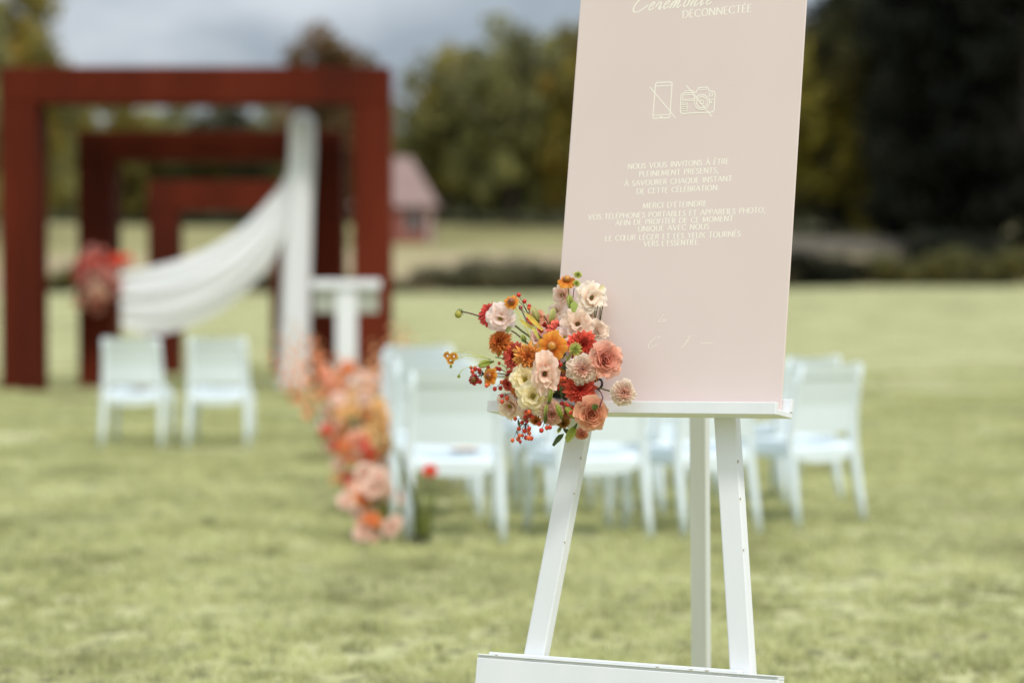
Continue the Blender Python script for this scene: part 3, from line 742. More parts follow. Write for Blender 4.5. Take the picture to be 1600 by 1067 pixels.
def pen(b, strokes, x0, z0, sc, thick, thin, slant=0.0, yy=0.0, mir=None, refine=True):
    for si, st in enumerate(strokes):
        yy = yy - .000012
        pts = [(x0 + (p[0] + slant * p[1]) * sc, z0 + p[1] * sc) for p in st]
        if refine and len(pts) > 2:
            out = []
            for i in range(len(pts) - 1):
                a0 = pts[max(i - 1, 0)]; a1 = pts[i]; a2 = pts[i + 1]; a3 = pts[min(i + 2, len(pts) - 1)]
                for k in range(3):
                    u = k / 3
                    out.append(tuple(.5 * (2 * a1[q] + (-a0[q] + a2[q]) * u + (2 * a0[q] - 5 * a1[q] + 4 * a2[q] - a3[q]) * u * u + (-a0[q] + 3 * a1[q] - 3 * a2[q] + a3[q]) * u ** 3) for q in (0, 1)))
            out.append(pts[-1]); pts = out
        vs = []; n = len(pts)
        for i, p in enumerate(pts):
            a = pts[max(i - 1, 0)]; c = pts[min(i + 1, n - 1)]; dx, dz = c[0] - a[0], c[1] - a[1]; l = math.hypot(dx, dz) or 1
            dx /= l; dz /= l
            w = (thin + (thick - thin) * (max(0, abs(dz) - .25) / .75) * (1 if dx * dz <= 1e-9 or abs(dx) < .12 or n > 2 else .35)) * .5
            vs += [(p[0] - dz * w, yy, p[1] + dx * w), (p[0] + dz * w, yy, p[1] - dx * w)]
        b.add([LE @ Vector(v) for v in vs], [(2 * i, 2 * i + 1, 2 * i + 3, 2 * i + 2) for i in range(n - 1)])
def text_width(t, sp=.13):
    return sum(GL_[ACC[c][0] if c in ACC else c][0] + sp for c in t)
def text_line(parent, t, xc, w, z, hgt, yy, thick=.19, thin=.085):
    W = text_width(t); sc = hgt; xs_ = w / (W * sc)     # horizontal fit
    b = MB(); x = xc - w / 2
    for c in t:
        base = ACC[c][0] if c in ACC else c; gw, st = GL_[base]; st = list(st) + (ACC[c][1] if c in ACC else [])
        st = [[(p[0] * xs_, p[1]) for p in s] for s in st]
        pen(b, st, x, z, sc, thick * sc, thin * sc, 0, yy, refine=True); x += (gw + .13) * xs_ * sc
    return b.build('lettering', M['gold'], parent)
def sign():
    YB = -.019                                             # front face of the board in the easel frame
    e = empty('sign_board', (P0.x, P0.y, 0), 0, 'tall blush pink ceremony sign with cream French lettering and phone and camera icons', 'sign')
    e.location = P0 + EY * YB + EZ * .02; off = e.location.copy()
    global LE
    keep = LE; LE = Matrix.Translation(P0 - off) @ ME.to_3x3().to_4x4()
    xa = (loc(905, 0, YB)[0] + loc(872, 500, YB)[0]) / 2; xb = (loc(1262, 0, YB)[0] + loc(1220, 610, YB)[0]) / 2
    zb = loc(1000, 646, -.075)[1] + .0140; zt = loc(1080, -95, YB)[1]
    b = MB(); b.box((xa, YB, zb), (xb, YB + .005, zt), M=LE, bev=.0008); b.build('panel', M['board'], e)
    yy = YB - .00012
    def from3(u, v): return (860 + u / 2.54, 220 + v / 2.54)
    lines = [("NOUS VOUS INVITONS À ÊTRE", 308, 710, 110, 95), ("PLEINEMENT PRÉSENTS,", 352, 670, 140, 130), ("À SAVOURER CHAQUE INSTANT", 293, 722, 178, 163),
             ("DE CETTE CÉLÉBRATION.", 342, 672, 208, 200), ("MERCI D'ÉTEINDRE", 367, 622, 266, 262), ("VOS TÉLÉPHONES PORTABLES ET APPAREILS PHOTO,", 150, 855, 307, 292),
             ("AFIN DE PROFITER DE CE MOMENT", 258, 727, 334, 322), ("UNIQUE AVEC NOUS", 348, 632, 359, 352), ("LE CŒUR LÉGER ET LES YEUX TOURNÉS", 218, 757, 394, 384), ("VERS L'ESSENTIEL.", 370, 595, 419, 413)]
    for (t, u0, u1, v0, v1) in lines:
        a = loc(*from3(u0, v0), YB); c = loc(*from3(u1, v1), YB)
        text_line(e, t, (a[0] + c[0]) / 2, c[0] - a[0], (a[1] + c[1]) / 2, .0122, yy)
    a = loc(1066, 28.5, YB); c = loc(1175.5, 19, YB); text_line(e, "DÉCONNECTÉE", (a[0] + c[0]) / 2, c[0] - a[0], (a[1] + c[1]) / 2, .0175, yy, .16, .075)
    # script title
    a = loc(985, 17, YB); c = loc(1116, 7, YB); word = 'Ceremonie'; W = sum(SCR[ch][0] + .1 for ch in word) + .1
    sc = (c[0] - a[0]) / W; b = MB(); x = a[0]; z = (a[1] + c[1]) / 2 - .002
    for k, ch in enumerate(word):
        pen(b, SCR[ch][1], x, z, sc, .085 * sc, .045 * sc, .35, yy - .00004 * k)
        if k in (1, 3): pen(b, [[(.22, .58), (.36, .72)]], x, z, sc, .07 * sc, .03 * sc, .35, yy)
        x += (SCR[ch][0] + .1) * sc
    b.build('lettering', M['gold'], e)
    # small faint script and initials near the bottom
    b = MB(); x, z = loc(1028, 503, YB)
    for ch in 'Les':
        pen(b, SCR[ch][1], x, z, .016, .0010, .0005, .35, yy); x += SCR[ch][0] * .016
    x, z = loc(1010, 543, YB); pen(b, SCR['C'][1], x, z, .024, .0016, .0006, .35, yy)
    x, z = loc(1064, 541, YB); pen(b, SCR['F'][1], x, z, .024, .0016, .0006, .35, yy)
    x, z = loc(1094, 536, YB); pen(b, [[(0, 0), (.3, .03), (.7, -.02), (1.2, .05)]], x, z, .026, .0016, .0011, 0, yy)
    b.build('lettering', M['gold'], e)
    b = MB(); x, z = loc(970, 529, YB); x2, z2 = loc(1002, 532, YB)
    # ---- icons
    SEGC = [0]
    def seg(bb, pts, w=.0017, closed=False):
        P = [loc(*p, YB) for p in pts]
        if closed: P.append(P[0])
        w *= 1.35
        for i in range(len(P) - 1):
            SEGC[0] += 1; yk = yy - .000012 * (SEGC[0] % 60)
            (ax, az), (cx_, cz) = P[i], P[i + 1]; l = math.hypot(cx_ - ax, cz - az) or 1; dx, dz = (cx_ - ax) / l * w / 2, (cz - az) / l * w / 2
            bb.add([LE @ Vector(v) for v in ((ax - dx - dz, yk, az - dz + dx), (ax - dx + dz, yk, az - dz - dx), (cx_ + dx + dz, yk, cz + dz - dx), (cx_ + dx - dz, yk, cz + dz + dx))], [(0, 1, 2, 3)])
    def Z(u, v): return (860 + u / 3.137, v / 3.137)
    b = MB()
    seg(b, [Z(516, 414), Z(522, 406), Z(588, 403), Z(597, 410), Z(586, 570), Z(580, 578), Z(510, 582), Z(502, 576)], closed=True)
    seg(b, [Z(514, 424), Z(596, 419)], .0014); seg(b, [Z(504, 567), Z(585, 562)], .0014); seg(b, [Z(538, 574), Z(548, 573)], .002)
    seg(b, [Z(490, 430), Z(612, 577)]); b.build('phone_icon', M['gold'], e)
    b = MB()
    seg(b, [Z(640, 470), Z(650, 458), Z(712, 455), Z(728, 432), Z(768, 428), Z(782, 449), Z(800, 449), Z(808, 458), Z(803, 540), Z(794, 551), Z(646, 558), Z(637, 550)], closed=True)
    seg(b, [Z(658, 457), Z(660, 448), Z(702, 446), Z(704, 455)], .0014)
    seg(b, [Z(650, 468), Z(706, 466), Z(704, 488), Z(649, 490)], .0014, True)
    seg(b, [Z(780, 460), Z(796, 459), Z(795, 472), Z(779, 473)], .0014, True)
    seg(b, [Z(728, 444), Z(766, 441)], .0014)
    seg(b, [Z(640, 498), Z(706, 495)], .0014); seg(b, [Z(780, 490), Z(806, 488)], .0014)
    seg(b, [Z(640, 508), Z(672, 507), Z(670, 546), Z(640, 546)], .0014)
    for v in (516, 525, 534): seg(b, [Z(642, v), Z(666, v - 1)], .0014)
    for rr in (37, 27, 9):
        seg(b, [Z(743 + rr * math.cos(t * .2618), 503 + rr * math.sin(t * .2618)) for t in range(24)], .0015, True)
    seg(b, [Z(786 + 5 * math.cos(t), 502 + 5 * math.sin(t)) for t in range(6)], .0013, True)
    seg(b, [Z(668, 422), Z(790, 570)]); b.build('camera_icon', M['gold'], e)
    LE = keep
sign()

# ------------------------------------------------------------------ flowers
def petal(b, az, r0, z0, L, W, e0, e1, cin, cout, cup=.25, ruf=0.0, nu=4, nv=4, tip=.6, rnd=None, jit=.08, tw=0):
    rr = rnd or R; az += rr.uniform(-jit, jit); L *= 1 + rr.uniform(-jit, jit); ph = rr.uniform(0, 6.28)
    k = 1 + rr.uniform(-.12, .12) * (2.4 if tip >= .9 else 1)
    P = []; C = []; r, z = r0, z0; ca, sa = math.cos(az), math.sin(az)
    for i in range(nu + 1):
        u = i / nu; e = e0 + (e1 - e0) * u
        if i: r += L / nu * math.cos(e); z += L / nu * math.sin(e)
        if tip >= .9: w = W * min(1, .45 + 1.1 * u) * math.sqrt(max(0, 1 - max(0, (u - .55) / .47) ** 2.2))
        else: w = W * math.sin(math.pi * min(1, (.16 + .84 * u) ** .75 * tip))
        w = max(w, W * .1)
        nx, nz = -math.sin(e), math.cos(e); row = []
        for j in range(nv + 1):
            v = j / nv * 2 - 1
            h = cup * w * v * v + ruf * u * u * math.sin(v * 7.0 + ph) * L + ruf * .5 * u * u * math.sin(v * 15 + 2 * ph) * L
            dl = -.10 * L * v * v * u * u + ruf * .35 * L * u * u * math.sin(v * 19 + ph)
            lr = r + nx * h + math.cos(e) * dl; lz = z + nz * h + math.sin(e) * dl; lt = v * w
            row.append((ca * lr - sa * lt, sa * lr + ca * lt, lz))
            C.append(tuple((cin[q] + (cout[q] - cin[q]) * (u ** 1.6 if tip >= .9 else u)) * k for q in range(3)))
        P.append(row)
    b.grid(P, C)
D = math.radians
GOLD = (1, 1)
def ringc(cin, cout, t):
    return tuple(cin[q] * .6 for q in range(3)), tuple(cin[q] + (cout[q] - cin[q]) * (.25 + .75 * t) for q in range(3))  # petal bases darkened: shade of the gaps between petals is in the colour
def bl_dahlia(R_, cin, cout, seed, rings=9):
    b = MB(); r = random.Random(seed)
    for i in range(rings):
        t = i / (rings - 1); n = int(6 + 11 * t); e = D(86 - 80 * t ** .9); L = R_ * (.34 + .66 * t)
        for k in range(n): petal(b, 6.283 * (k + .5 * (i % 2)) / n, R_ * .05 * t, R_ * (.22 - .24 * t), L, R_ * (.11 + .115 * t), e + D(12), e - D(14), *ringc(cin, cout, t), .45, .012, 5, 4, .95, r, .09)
    return b
def bl_mum(R_, cin, cout, seed, rings=9):
    b = MB(); r = random.Random(seed)
    for i in range(rings):
        t = i / (rings - 1); n = int(8 + 18 * t); e = D(88 - 84 * t ** .85); L = R_ * (.32 + .64 * t)
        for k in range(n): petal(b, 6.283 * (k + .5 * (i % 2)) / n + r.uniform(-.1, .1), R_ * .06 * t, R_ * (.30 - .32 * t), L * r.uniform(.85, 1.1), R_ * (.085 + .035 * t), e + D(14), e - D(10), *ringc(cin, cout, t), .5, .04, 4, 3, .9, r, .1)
    return b
def bl_carnation(R_, cin, cout, seed, rings=7):
    b = MB(); r = random.Random(seed)
    for i in range(rings):
        t = i / (rings - 1); n = int(4 + 6 * t); e = D(86 - 78 * t)
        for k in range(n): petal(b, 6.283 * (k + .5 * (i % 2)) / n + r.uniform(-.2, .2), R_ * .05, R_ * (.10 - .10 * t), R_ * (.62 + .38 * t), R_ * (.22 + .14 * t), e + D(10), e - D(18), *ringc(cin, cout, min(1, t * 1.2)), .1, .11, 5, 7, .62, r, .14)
    return b
def bl_rose(R_, cin, cout, seed):
    b = MB(); r = random.Random(seed)
    for i in range(8):
        t = i / 7; n = 3 + int(3.2 * t)
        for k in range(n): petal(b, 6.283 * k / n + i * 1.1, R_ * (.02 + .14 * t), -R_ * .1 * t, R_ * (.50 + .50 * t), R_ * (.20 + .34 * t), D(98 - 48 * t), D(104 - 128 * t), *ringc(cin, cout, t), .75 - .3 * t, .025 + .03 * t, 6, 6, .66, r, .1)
    return b
def bl_lisianthus(R_, cin, cout, seed, dark=False):
    b = MB(); r = random.Random(seed)
    for i in range(3):
        n = 4 + i
        for k in range(n): petal(b, 6.283 * (k + .37 * i) / n, R_ * .06, 0, R_ * (.88 + .17 * i), R_ * (.50 + .08 * i), D(84 - 20 * i) * r.uniform(.85, 1.1), D(42 - 32 * i) + r.uniform(-.25, .25), cin, cout, .30, .065, 7, 8, .64, r, .13)
    cc = lin(110, 60, 30) if dark else lin(200, 170, 50)
    for k in range(6): b.sphere((math.cos(k * 1.05) * R_ * .11, math.sin(k * 1.05) * R_ * .11, R_ * .36), R_ * .055, 6, 4, (1, 1, 1.8), None, cc)
    b.sphere((0, 0, R_ * .3), R_ * .09, 6, 4, (1, 1, 2), None, lin(150, 165, 60))
    return b
def bl_helenium(R_, cin, cout, seed, droop=-18):
    b = MB(); r = random.Random(seed)
    for i in range(2):
        for k in range(8): petal(b, 6.283 * (k + .5 * i) / 8 + r.uniform(-.15, .15), R_ * .25, -R_ * .05 * i, R_ * .8 * r.uniform(.85, 1.1), R_ * .24, D(8), D(droop - 12 * i), cin, cout, -.2, .06, 4, 4, .62, r, .1)
    return b
def orient(o, pos, facing, roll=0.0):
    f = Vector(facing).normalized(); q = f.to_track_quat('Z', 'Y'); o.location = pos
    o.rotation_mode = 'QUATERNION'; o.rotation_quaternion = q @ Matrix.Rotation(roll, 3, 'Z').to_quaternion()

CR_I, CR_O = lin(196, 34, 24), lin(250, 128, 104)
RD_I, RD_O = lin(176, 22, 14), lin(246, 104, 78)
OR_I, OR_O = lin(214, 76, 22), lin(255, 190, 96)
OD_I, OD_O = lin(190, 62, 18), lin(246, 158, 74)
PK_I, PK_O = lin(240, 158, 126), lin(255, 240, 218)
BL_I, BL_O = lin(252, 216, 186), lin(255, 240, 222)
CM_I, CM_O = lin(238, 215, 120), lin(252, 240, 205)
PE_I, PE_O = lin(226, 124, 84), lin(243, 184, 148)
SA_I, SA_O = lin(232, 110, 84), lin(250, 196, 168)
HE_I, HE_O = lin(214, 96, 20), lin(244, 172, 62)
GY_I, GY_O = lin(150, 165, 50), lin(225, 228, 130)
GRN, DGR, PUR = lin(104, 122, 58), lin(38, 52, 26), lin(70, 40, 44)
YGR = lin(196, 204, 112)

def bouquet():
    root_w = locw(862, 590, -.11)
    e = empty('flower_arrangement', root_w, 0, 'coral, orange and blush flower arrangement fixed to the lower left corner of the sign', 'flowers')
    def pos(px, py, dep): return locw(px, py, -dep) - root_w
    tow = Vector((0, -1, 0))
    def face(fx, fz): return Vector((fx, -1.0, fz)) if abs(fx) + abs(fz) < 3 else Vector((fx, -.6, fz))
    def put(name, b, px, py, dep, fx, fz, mat_=None, roll=None, label=None, sc=None):
        o = b.build(name, mat_ or M['petal'], e, True); orient(o, pos(px, py, dep), face(fx, fz), R.uniform(0, 6.28) if roll is None else roll)
        if label: o['label'] = label
        if sc: o.scale = sc
        return o
    px = .001405
    s = 1
    # (kind, px, py, r px, depth, face x, face z, inner, outer)
    dz = [('dahlia', 768, 493, 23, .10, -.5, .35, CR_I, lin(236, 96, 84)), ('dahlia', 806, 556, 25, .11, -.7, .1, CR_I, CR_O), ('dahlia', 875, 519, 23, .09, .0, .6, RD_I, CR_O),
          ('dahlia', 910, 541, 26, .11, .1, .15, RD_I, RD_O), ('dahlia', 906, 607, 26, .13, .15, -.1, RD_I, RD_O), ('dahlia', 795, 600, 12, .10, -.6, -.1, RD_I, CR_O)]
    for i, (_, x, y, r, d, fx, fz, a, c) in enumerate(dz): put('dahlia', bl_dahlia(r * px, a, c, i + 1), x, y, d, fx, fz, M['deep_petal'])
    mz = [(783, 535, 24, .12, -.75, .35, OD_I, OD_O), (825, 557, 25, .15, -.05, .05, OR_I, OR_O), (812, 608, 17, .12, -.4, -.2, OD_I, OD_O), (838, 656, 11, .11, -.2, -.6, OD_I, OR_O), (880, 660, 12, .10, .2, -.7, lin(150, 100, 40), lin(205, 150, 70))]
    for i, (x, y, r, d, fx, fz, a, c) in enumerate(mz): put('chrysanthemum', bl_mum(r * px, a, c, i + 21), x, y, d, fx, fz, M['deep_petal'])
    cz = [(909, 577, 23, .15, .12, .05, PK_I, PK_O), (974, 613, 20, .12, .1, 0, PK_I, PK_O), (863, 644, 20, .14, -.1, -.3, PK_I, lin(252, 214, 190)), (909, 675, 12, .09, .1, -.7, SA_I, PE_O)]
    for i, (x, y, r, d, fx, fz, a, c) in enumerate(cz): put('carnation', bl_carnation(r * px, a, c, i + 41), x, y, d, fx, fz)
    rz = [(944, 562, 27, .12, .35, .1, SA_I, SA_O), (923, 645, 26, .14, .2, -.15, PE_I, PE_O), (838, 497, 14, .08, -.3, .5, PK_I, PE_O), (932, 517, 18, .05, .3, .3, BL_I, BL_O)]
    for i, (x, y, r, d, fx, fz, a, c) in enumerate(rz): put('garden_rose', bl_rose(r * px, a, c, i + 61), x, y, d, fx, fz)
    lz = [(783, 497, 19, .13, -.15, -.05, BL_I, lin(250, 232, 226), 0), (881, 461, 15, .06, -.9, -.1, lin(240, 170, 150), BL_O, 0), (922, 466, 21, .06, .3, .1, BL_I, lin(255, 246, 230), 1), (903, 507, 21, .08, -.1, .1, BL_I, lin(255, 236, 216), 1),
          (851, 583, 25, .17, .0, .0, lin(244, 190, 160), lin(255, 230, 210), 1), (821, 593, 20, .15, -.15, .1, CM_I, CM_O, 0), (834, 619, 21, .16, -.1, -.1, CM_I, CM_O, 0), (799, 632, 19, .10, -.45, -.5, lin(236, 176, 150), BL_O, 0),
          (845, 529, 15, .09, -.1, .3, lin(240, 180, 160), lin(250, 214, 200), 0), (882, 528, 14, .10, 0, .4, BL_I, lin(252, 232, 224), 0), (850, 634, 12, .13, -.2, -.3, CM_I, CM_O, 0), (860, 505, 12, .06, -.2, .4, BL_I, PE_O, 0), (895, 632, 12, .06, 0, -.2, PE_I, PE_O, 0)]
    for i, (x, y, r, d, fx, fz, a, c, dk) in enumerate(lz):
        o = put('lisianthus', bl_lisianthus(r * px * 1.02, a, c, i + 81, dk), x, y, d, fx, fz)
        if i == 4: o.scale = (.72, 1.08, 1)
        if i == 4: orient(o, pos(x, y, d), face(0, 0), 0)
    hz = [(886, 438, 16, .09, .0, 1.3, -30, 7), (799, 472, 12, .14, -.2, .4, -20, 6.5), (863, 541, 23, .165, -.15, .1, -14, 8.5), (765, 588, 15, .13, -.8, .2, -10, 6.5), (740, 593, 9, .13, -.5, .3, -5, 5)]
    for i, (x, y, r, d, fx, fz, dr, dr_) in enumerate(hz):
        a, c = (HE_I, HE_O) if i < 4 else (lin(120, 20, 14), lin(170, 40, 30))
        o = put('helenium', bl_helenium(r * px, a, c, i + 120, dr), x, y, d, fx, fz)
        b = MB(); b.sphere((0, 0, 0), dr_ * px, 14, 9, (1, 1, .92), None, lin(150, 84, 22) if i < 4 else lin(120, 100, 40))
        b.sphere((0, 0, dr_ * px * .25), dr_ * px * .86, 12, 8, (1, 1, .86), None, lin(186, 124, 40) if i in (0, 2) else lin(120, 62, 22))
        c_ = b.build('flower_centre', M['berry'], o, True); c_.location = (0, 0, r * px * .12)
    for i, (x, y, r, d, fx, fz) in enumerate(((903, 430, 8, .08, .2, .8), (901, 443, 7, .085, .1, .6), (899, 546, 12, .145, -.1, .2), (717, 588, 3.5, .13, -.2, 0))):
        put('green_button_bloom', bl_mum(r * px, GY_I, GY_O, i + 140, 6), x, y, d, fx, fz)
    for i, (kind, x, y, r, d, fx, fz, a, c) in enumerate([('m', 806, 578, 13, .08, -.5, 0, OD_I, OR_O), ('d', 850, 512, 13, .07, -.2, .5, RD_I, CR_O), ('l', 826, 645, 13, .09, -.3, -.5, BL_I, BL_O),
            ('c', 886, 594, 15, .10, .1, 0, CR_I, lin(246, 150, 124)), ('l', 870, 486, 11, .05, -.3, .4, BL_I, BL_O), ('d', 862, 560, 15, .10, 0, 0, RD_I, CR_O), ('c', 843, 566, 13, .12, -.2, .2, SA_I, SA_O), ('l', 916, 490, 14, .045, .3, .1, BL_I, BL_O), ('m', 926, 585, 12, .08, .4, 0, OR_I, OR_O), ('c', 885, 643, 13, .09, 0, -.4, PE_I, PE_O)]):
        nm, fn = {'m': ('chrysanthemum', bl_mum), 'd': ('dahlia', bl_dahlia), 'l': ('lisianthus', bl_lisianthus), 'c': ('carnation', bl_carnation)}[kind]
        put(nm, fn(r * px, a, c, i + 300), x, y, d, fx, fz, M['deep_petal'] if kind in 'md' else None)
    # small yellow flower far left
    for i, (x, y) in enumerate(((699, 556), (709, 557), (704, 563))):
        put('yellow_floret', bl_helenium(7 * px, lin(200, 110, 20), lin(236, 176, 60), i + 150, 10), x, y, .14, -.6 + i * .5, -.2)
    # berries on wiry stems
    def spray(anchor, pts, dep, r=3.4, colr=None, lead=None):
        st = MB(); bb = MB(); rr = random.Random(int(anchor[0]) * 7 + int(anchor[1]))
        A = pos(anchor[0], anchor[1], dep - .02); 
        if lead: st.tube([pos(lead[0], lead[1], dep - .05), A], [.0011, .0009], 5, PUR)
        for (x, y) in pts:
            d = dep + rr.uniform(-.02, .02); Bp = pos(x, y, d); mid = (A + Bp) / 2 + Vector((rr.uniform(-.003, .003), rr.uniform(-.004, .004), rr.uniform(.0, .006)))
            st.tube([A, mid, Bp], [.0009, .0007, .0005], 4, PUR)
            cc = colr or rr.choice([lin(196, 44, 24), lin(214, 74, 36), lin(170, 28, 24), lin(222, 96, 50)])
            bb.sphere(Bp, r * px * rr.uniform(.8, 1.2), 9, 6, (1, 1, 1.05), None, cc)
            bb.sphere(Bp + Vector((0, -.001, -r * px)), r * px * .25, 5, 3, (1, 1, 1), None, lin(60, 25, 18))
        o = st.build('berry_spray', M['green'], e); bb.build('berries', M['berry'], o, True)
    Zp = lambda u, v: (680 + u * .3, 400 + v * .3)
    Zc = lambda u, v: (700 + u * .15, 540 + v * .15)
    spray(Zc(815, 770), [Zc(700, 760), Zc(770, 800), Zc(822, 790)], .14)
    spray(Zc(805, 810), [Zc(738, 865), Zc(798, 888), Zc(845, 862), Zc(838, 885), Zc(848, 912), Zc(775, 934), Zc(812, 958), Zc(840, 962), Zc(866, 964)], .145, lead=Zc(850, 720))
    spray(Zc(715, 890), [Zc(672, 985), Zc(732, 972), Zc(752, 1000), Zc(745, 935)], .145, lead=Zc(830, 750))
    spray(Zc(850, 660), [Zc(790, 625), Zc(832, 628), Zc(856, 655), Zc(815, 695), Zc(820, 710), Zc(858, 728), Zc(805, 742), Zc(846, 690), Zc(885, 742)], .15)
    spray(Zc(1010, 790), [Zc(950, 815), Zc(972, 882), Zc(1030, 855), Zc(1062, 850)], .13)
    spray(Zc(640, 300), [Zc(532, 182), Zc(507, 238), Zc(538, 245), Zc(630, 272), Zc(612, 306), Zc(678, 268), Zc(560, 380), Zc(487, 450), Zc(545, 442)], .11)
    spray(Zc(380, 300), [Zc(240, 228), Zc(284, 240), Zc(253, 268), Zc(262, 298), Zc(325, 252), Zc(330, 282), Zc(332, 376), Zc(402, 414), Zc(418, 226), Zc(270, 315)], .12, lead=Zc(690, 330))
    spray(Zc(650, 500), [Zc(560, 522), Zc(610, 530), Zc(563, 583), Zc(615, 545), Zc(540, 528), Zc(735, 590), Zc(770, 575)], .13)
    spray(Zp(500, 330), [Zp(465, 236), Zp(490, 258), Zp(488, 270), Zp(435, 203), Zp(413, 214), Zp(480, 328), Zp(482, 345), Zp(520, 350), Zp(548, 368), Zp(540, 380), Zp(552, 388), Zp(500, 345), Zp(445, 270)], .10)
    spray(Zp(640, 580), [Zp(625, 548), Zp(640, 550), Zp(653, 566), Zp(655, 640), Zp(640, 655), Zp(660, 650), Zp(672, 640), Zp(650, 672), Zp(670, 670), Zp(645, 690)], .13)
    spray(Zp(700, 800), [Zp(690, 778), Zp(712, 790), Zp(718, 805), Zp(705, 815), Zp(715, 828), Zp(728, 800), Zp(660, 770), Zp(682, 768)], .125)
    # buds
    def bud(u, L, W, a, c, dep, ang, label=None):
        b = MB()
        for k in range(5): petal(b, 6.283 * k / 5, W * .12, 0, L, W * .75, D(72), D(104), a, c, .7, .03, 5, 3, .75, None, .1)
        b.tube([(0, 0, -L * .3), (0, 0, .0), (0, 0, L * .12)], [L * .05, L * .12, L * .10], 6, GRN)
        o = b.build('flower_bud', M['petal'], e, True); orient(o, pos(u[0], u[1], dep), (math.cos(D(ang)), -.25, math.sin(D(ang))))
    for (u, L, W, ang, dep, a, c) in [((766, 566), 22, 8, 195, .13, GY_I, YGR), ((840, 500), 24, 8, 110, .09, YGR, lin(240, 236, 180)), ((861, 503), 24, 7, 80, .09, YGR, lin(232, 232, 170)), ((893, 485), 26, 8, 100, .08, GRN, YGR),
                                      ((898, 652), 22, 7, 130, .13, GY_I, YGR), ((898, 668), 26, 9, 240, .13, GY_I, YGR), ((877, 651), 22, 6, 110, .15, GY_I, YGR), ((852, 655), 24, 5, 85, .155, GRN, YGR),
                                      ((858, 628), 22, 5, 80, .16, GY_I, YGR), ((876, 668), 9, 4, 240, .12, GRN, YGR), ((820, 534), 12, 6, 110, .15, GRN, YGR), ((779, 556), 10, 6, 80, .12, GY_I, YGR), ((845, 560), 10, 4, 60, .12, GRN, YGR), ((930, 640), 9, 7, 100, .17, GRN, GRN), ((704, 570), 6, 3, 280, .13, GY_I, YGR)]:
        bud(u, L * px, W * px, a, c, dep, ang)
    b = MB(); q = pos(716, 491, .12); b.sphere(q, 6 * px, 10, 7, (1, 1, 1.1), None, lin(170, 165, 75))
    for k in range(7):
        t = k * .9; b.tube([q + Vector((.004, 0, .002)), q + Vector((.004 + .006 * math.cos(t), -.003, .008 + .005 * math.sin(t))), q + Vector((.006 + .010 * math.cos(t), -.004, .004 + .008 * math.sin(t)))], [.0014, .0012, .0004], 4, lin(120, 140, 80))
    b.build('flower_bud', M['green'], e, True)
    # stems
    core = (872, 600, .06)
    def stem(pts, rad=.0016, col=GRN, curve=0):
        b = MB(); P = [pos(x, y, d) for (x, y, d) in pts]; out = []
        for i in range(len(P) - 1):
            for k in range(4): out.append(P[i].lerp(P[i + 1], k / 4) + Vector((0, 0, .002 * math.sin(math.pi * k / 4))))
        out.append(P[-1]); b.tube(out, rad, 6, col); b.build('stem', M['green'], e, True)
    stem([(721, 487, .12), (753, 496, .11), (805, 520, .09), (860, 570, .06)], .0017, lin(92, 52, 44))
    stem([(790, 500, .11), (815, 517, .11), (850, 545, .10)], .0022, lin(86, 84, 46)); stem([(799, 540, .10), (812, 547, .10), (850, 570, .08)], .0014, PUR)
    stem([(774, 558, .12), (800, 566, .12), (850, 580, .08)], .0013, lin(110, 110, 60)); stem([(766, 562, .12), (735, 552, .13), (706, 550, .14), (704, 557, .14)], .0009, YGR)
    stem([(768, 562, .12), (738, 557, .13), (722, 558, .14), (704, 565, .14)], .0009, YGR); stem([(717, 586, .13), (724, 577, .13), (738, 573, .12), (760, 572, .12)], .0008, YGR)
    stem([(747, 588, .12), (770, 583, .12), (805, 589, .11), (850, 600, .08)], .0016, lin(66, 44, 38)); stem([(770, 590, .12), (800, 592, .12), (850, 605, .08)], .0012, lin(150, 150, 80))
    stem([(811, 478, .12), (822, 500, .12), (836, 520, .11), (858, 560, .08)], .0016, lin(110, 84, 70)); stem([(805, 480, .12), (818, 505, .13), (836, 545, .12)], .0011, lin(200, 190, 90))
    stem([(834, 490, .08), (845, 515, .08), (860, 550, .07)], .0013, GRN); stem([(863, 492, .08), (866, 510, .08), (872, 540, .06)], .0013, GRN); stem([(850, 493, .08), (860, 515, .08), (868, 540, .06)], .0013, DGR)
    stem([(888, 446, .08), (889, 470, .075), (892, 500, .06)], .0014, lin(150, 140, 70)); stem([(900, 448, .08), (906, 470, .075), (906, 492, .07)], .0011, lin(170, 120, 70)); stem([(897, 450, .08), (895, 470, .07), (900, 500, .06)], .0011, lin(150, 110, 60))
    for k in range(5): stem([(926 + k * 4, 478 + k % 2 * 3, .065), (922 + k * 4 + (k % 2) * 3, 501, .05)], .0011, lin(70, 80, 36))
    for k in range(4): stem([(896 + k * 5, 520, .06), (895 + k * 5, 535, .05)], .0015, lin(70, 70, 36))
    stem([(933, 607, .06), (945, 609, .08), (958, 615, .105), (966, 614, .115)], .0016, lin(110, 110, 56)); stem([(929, 607, .09), (938, 612, .12), (942, 622, .16), (937, 636, .165)], .0013, lin(92, 40, 62))
    # curled calyx on the lower rose
    # dark foliage core
    r = random.Random(9)
    for k in range(70):
        x = r.gauss(872, 26); y = r.gauss(598, 34); d = r.uniform(.03, .10); b = MB()
        Lf = r.uniform(.02, .045); ang = r.uniform(0, 6.283)
        petal(b, 0, 0, 0, Lf, Lf * .16, D(10), D(-25), r.choice([DGR, lin(52, 70, 34), lin(76, 92, 48)]), r.choice([GRN, lin(64, 84, 38), DGR]), .35, .02, 4, 2, .98, r)
        o = b.build('leaf', M['green'], e, True); orient(o, pos(x, y, d), (r.uniform(-.6, .6), -1, r.uniform(-.5, .8)), ang)
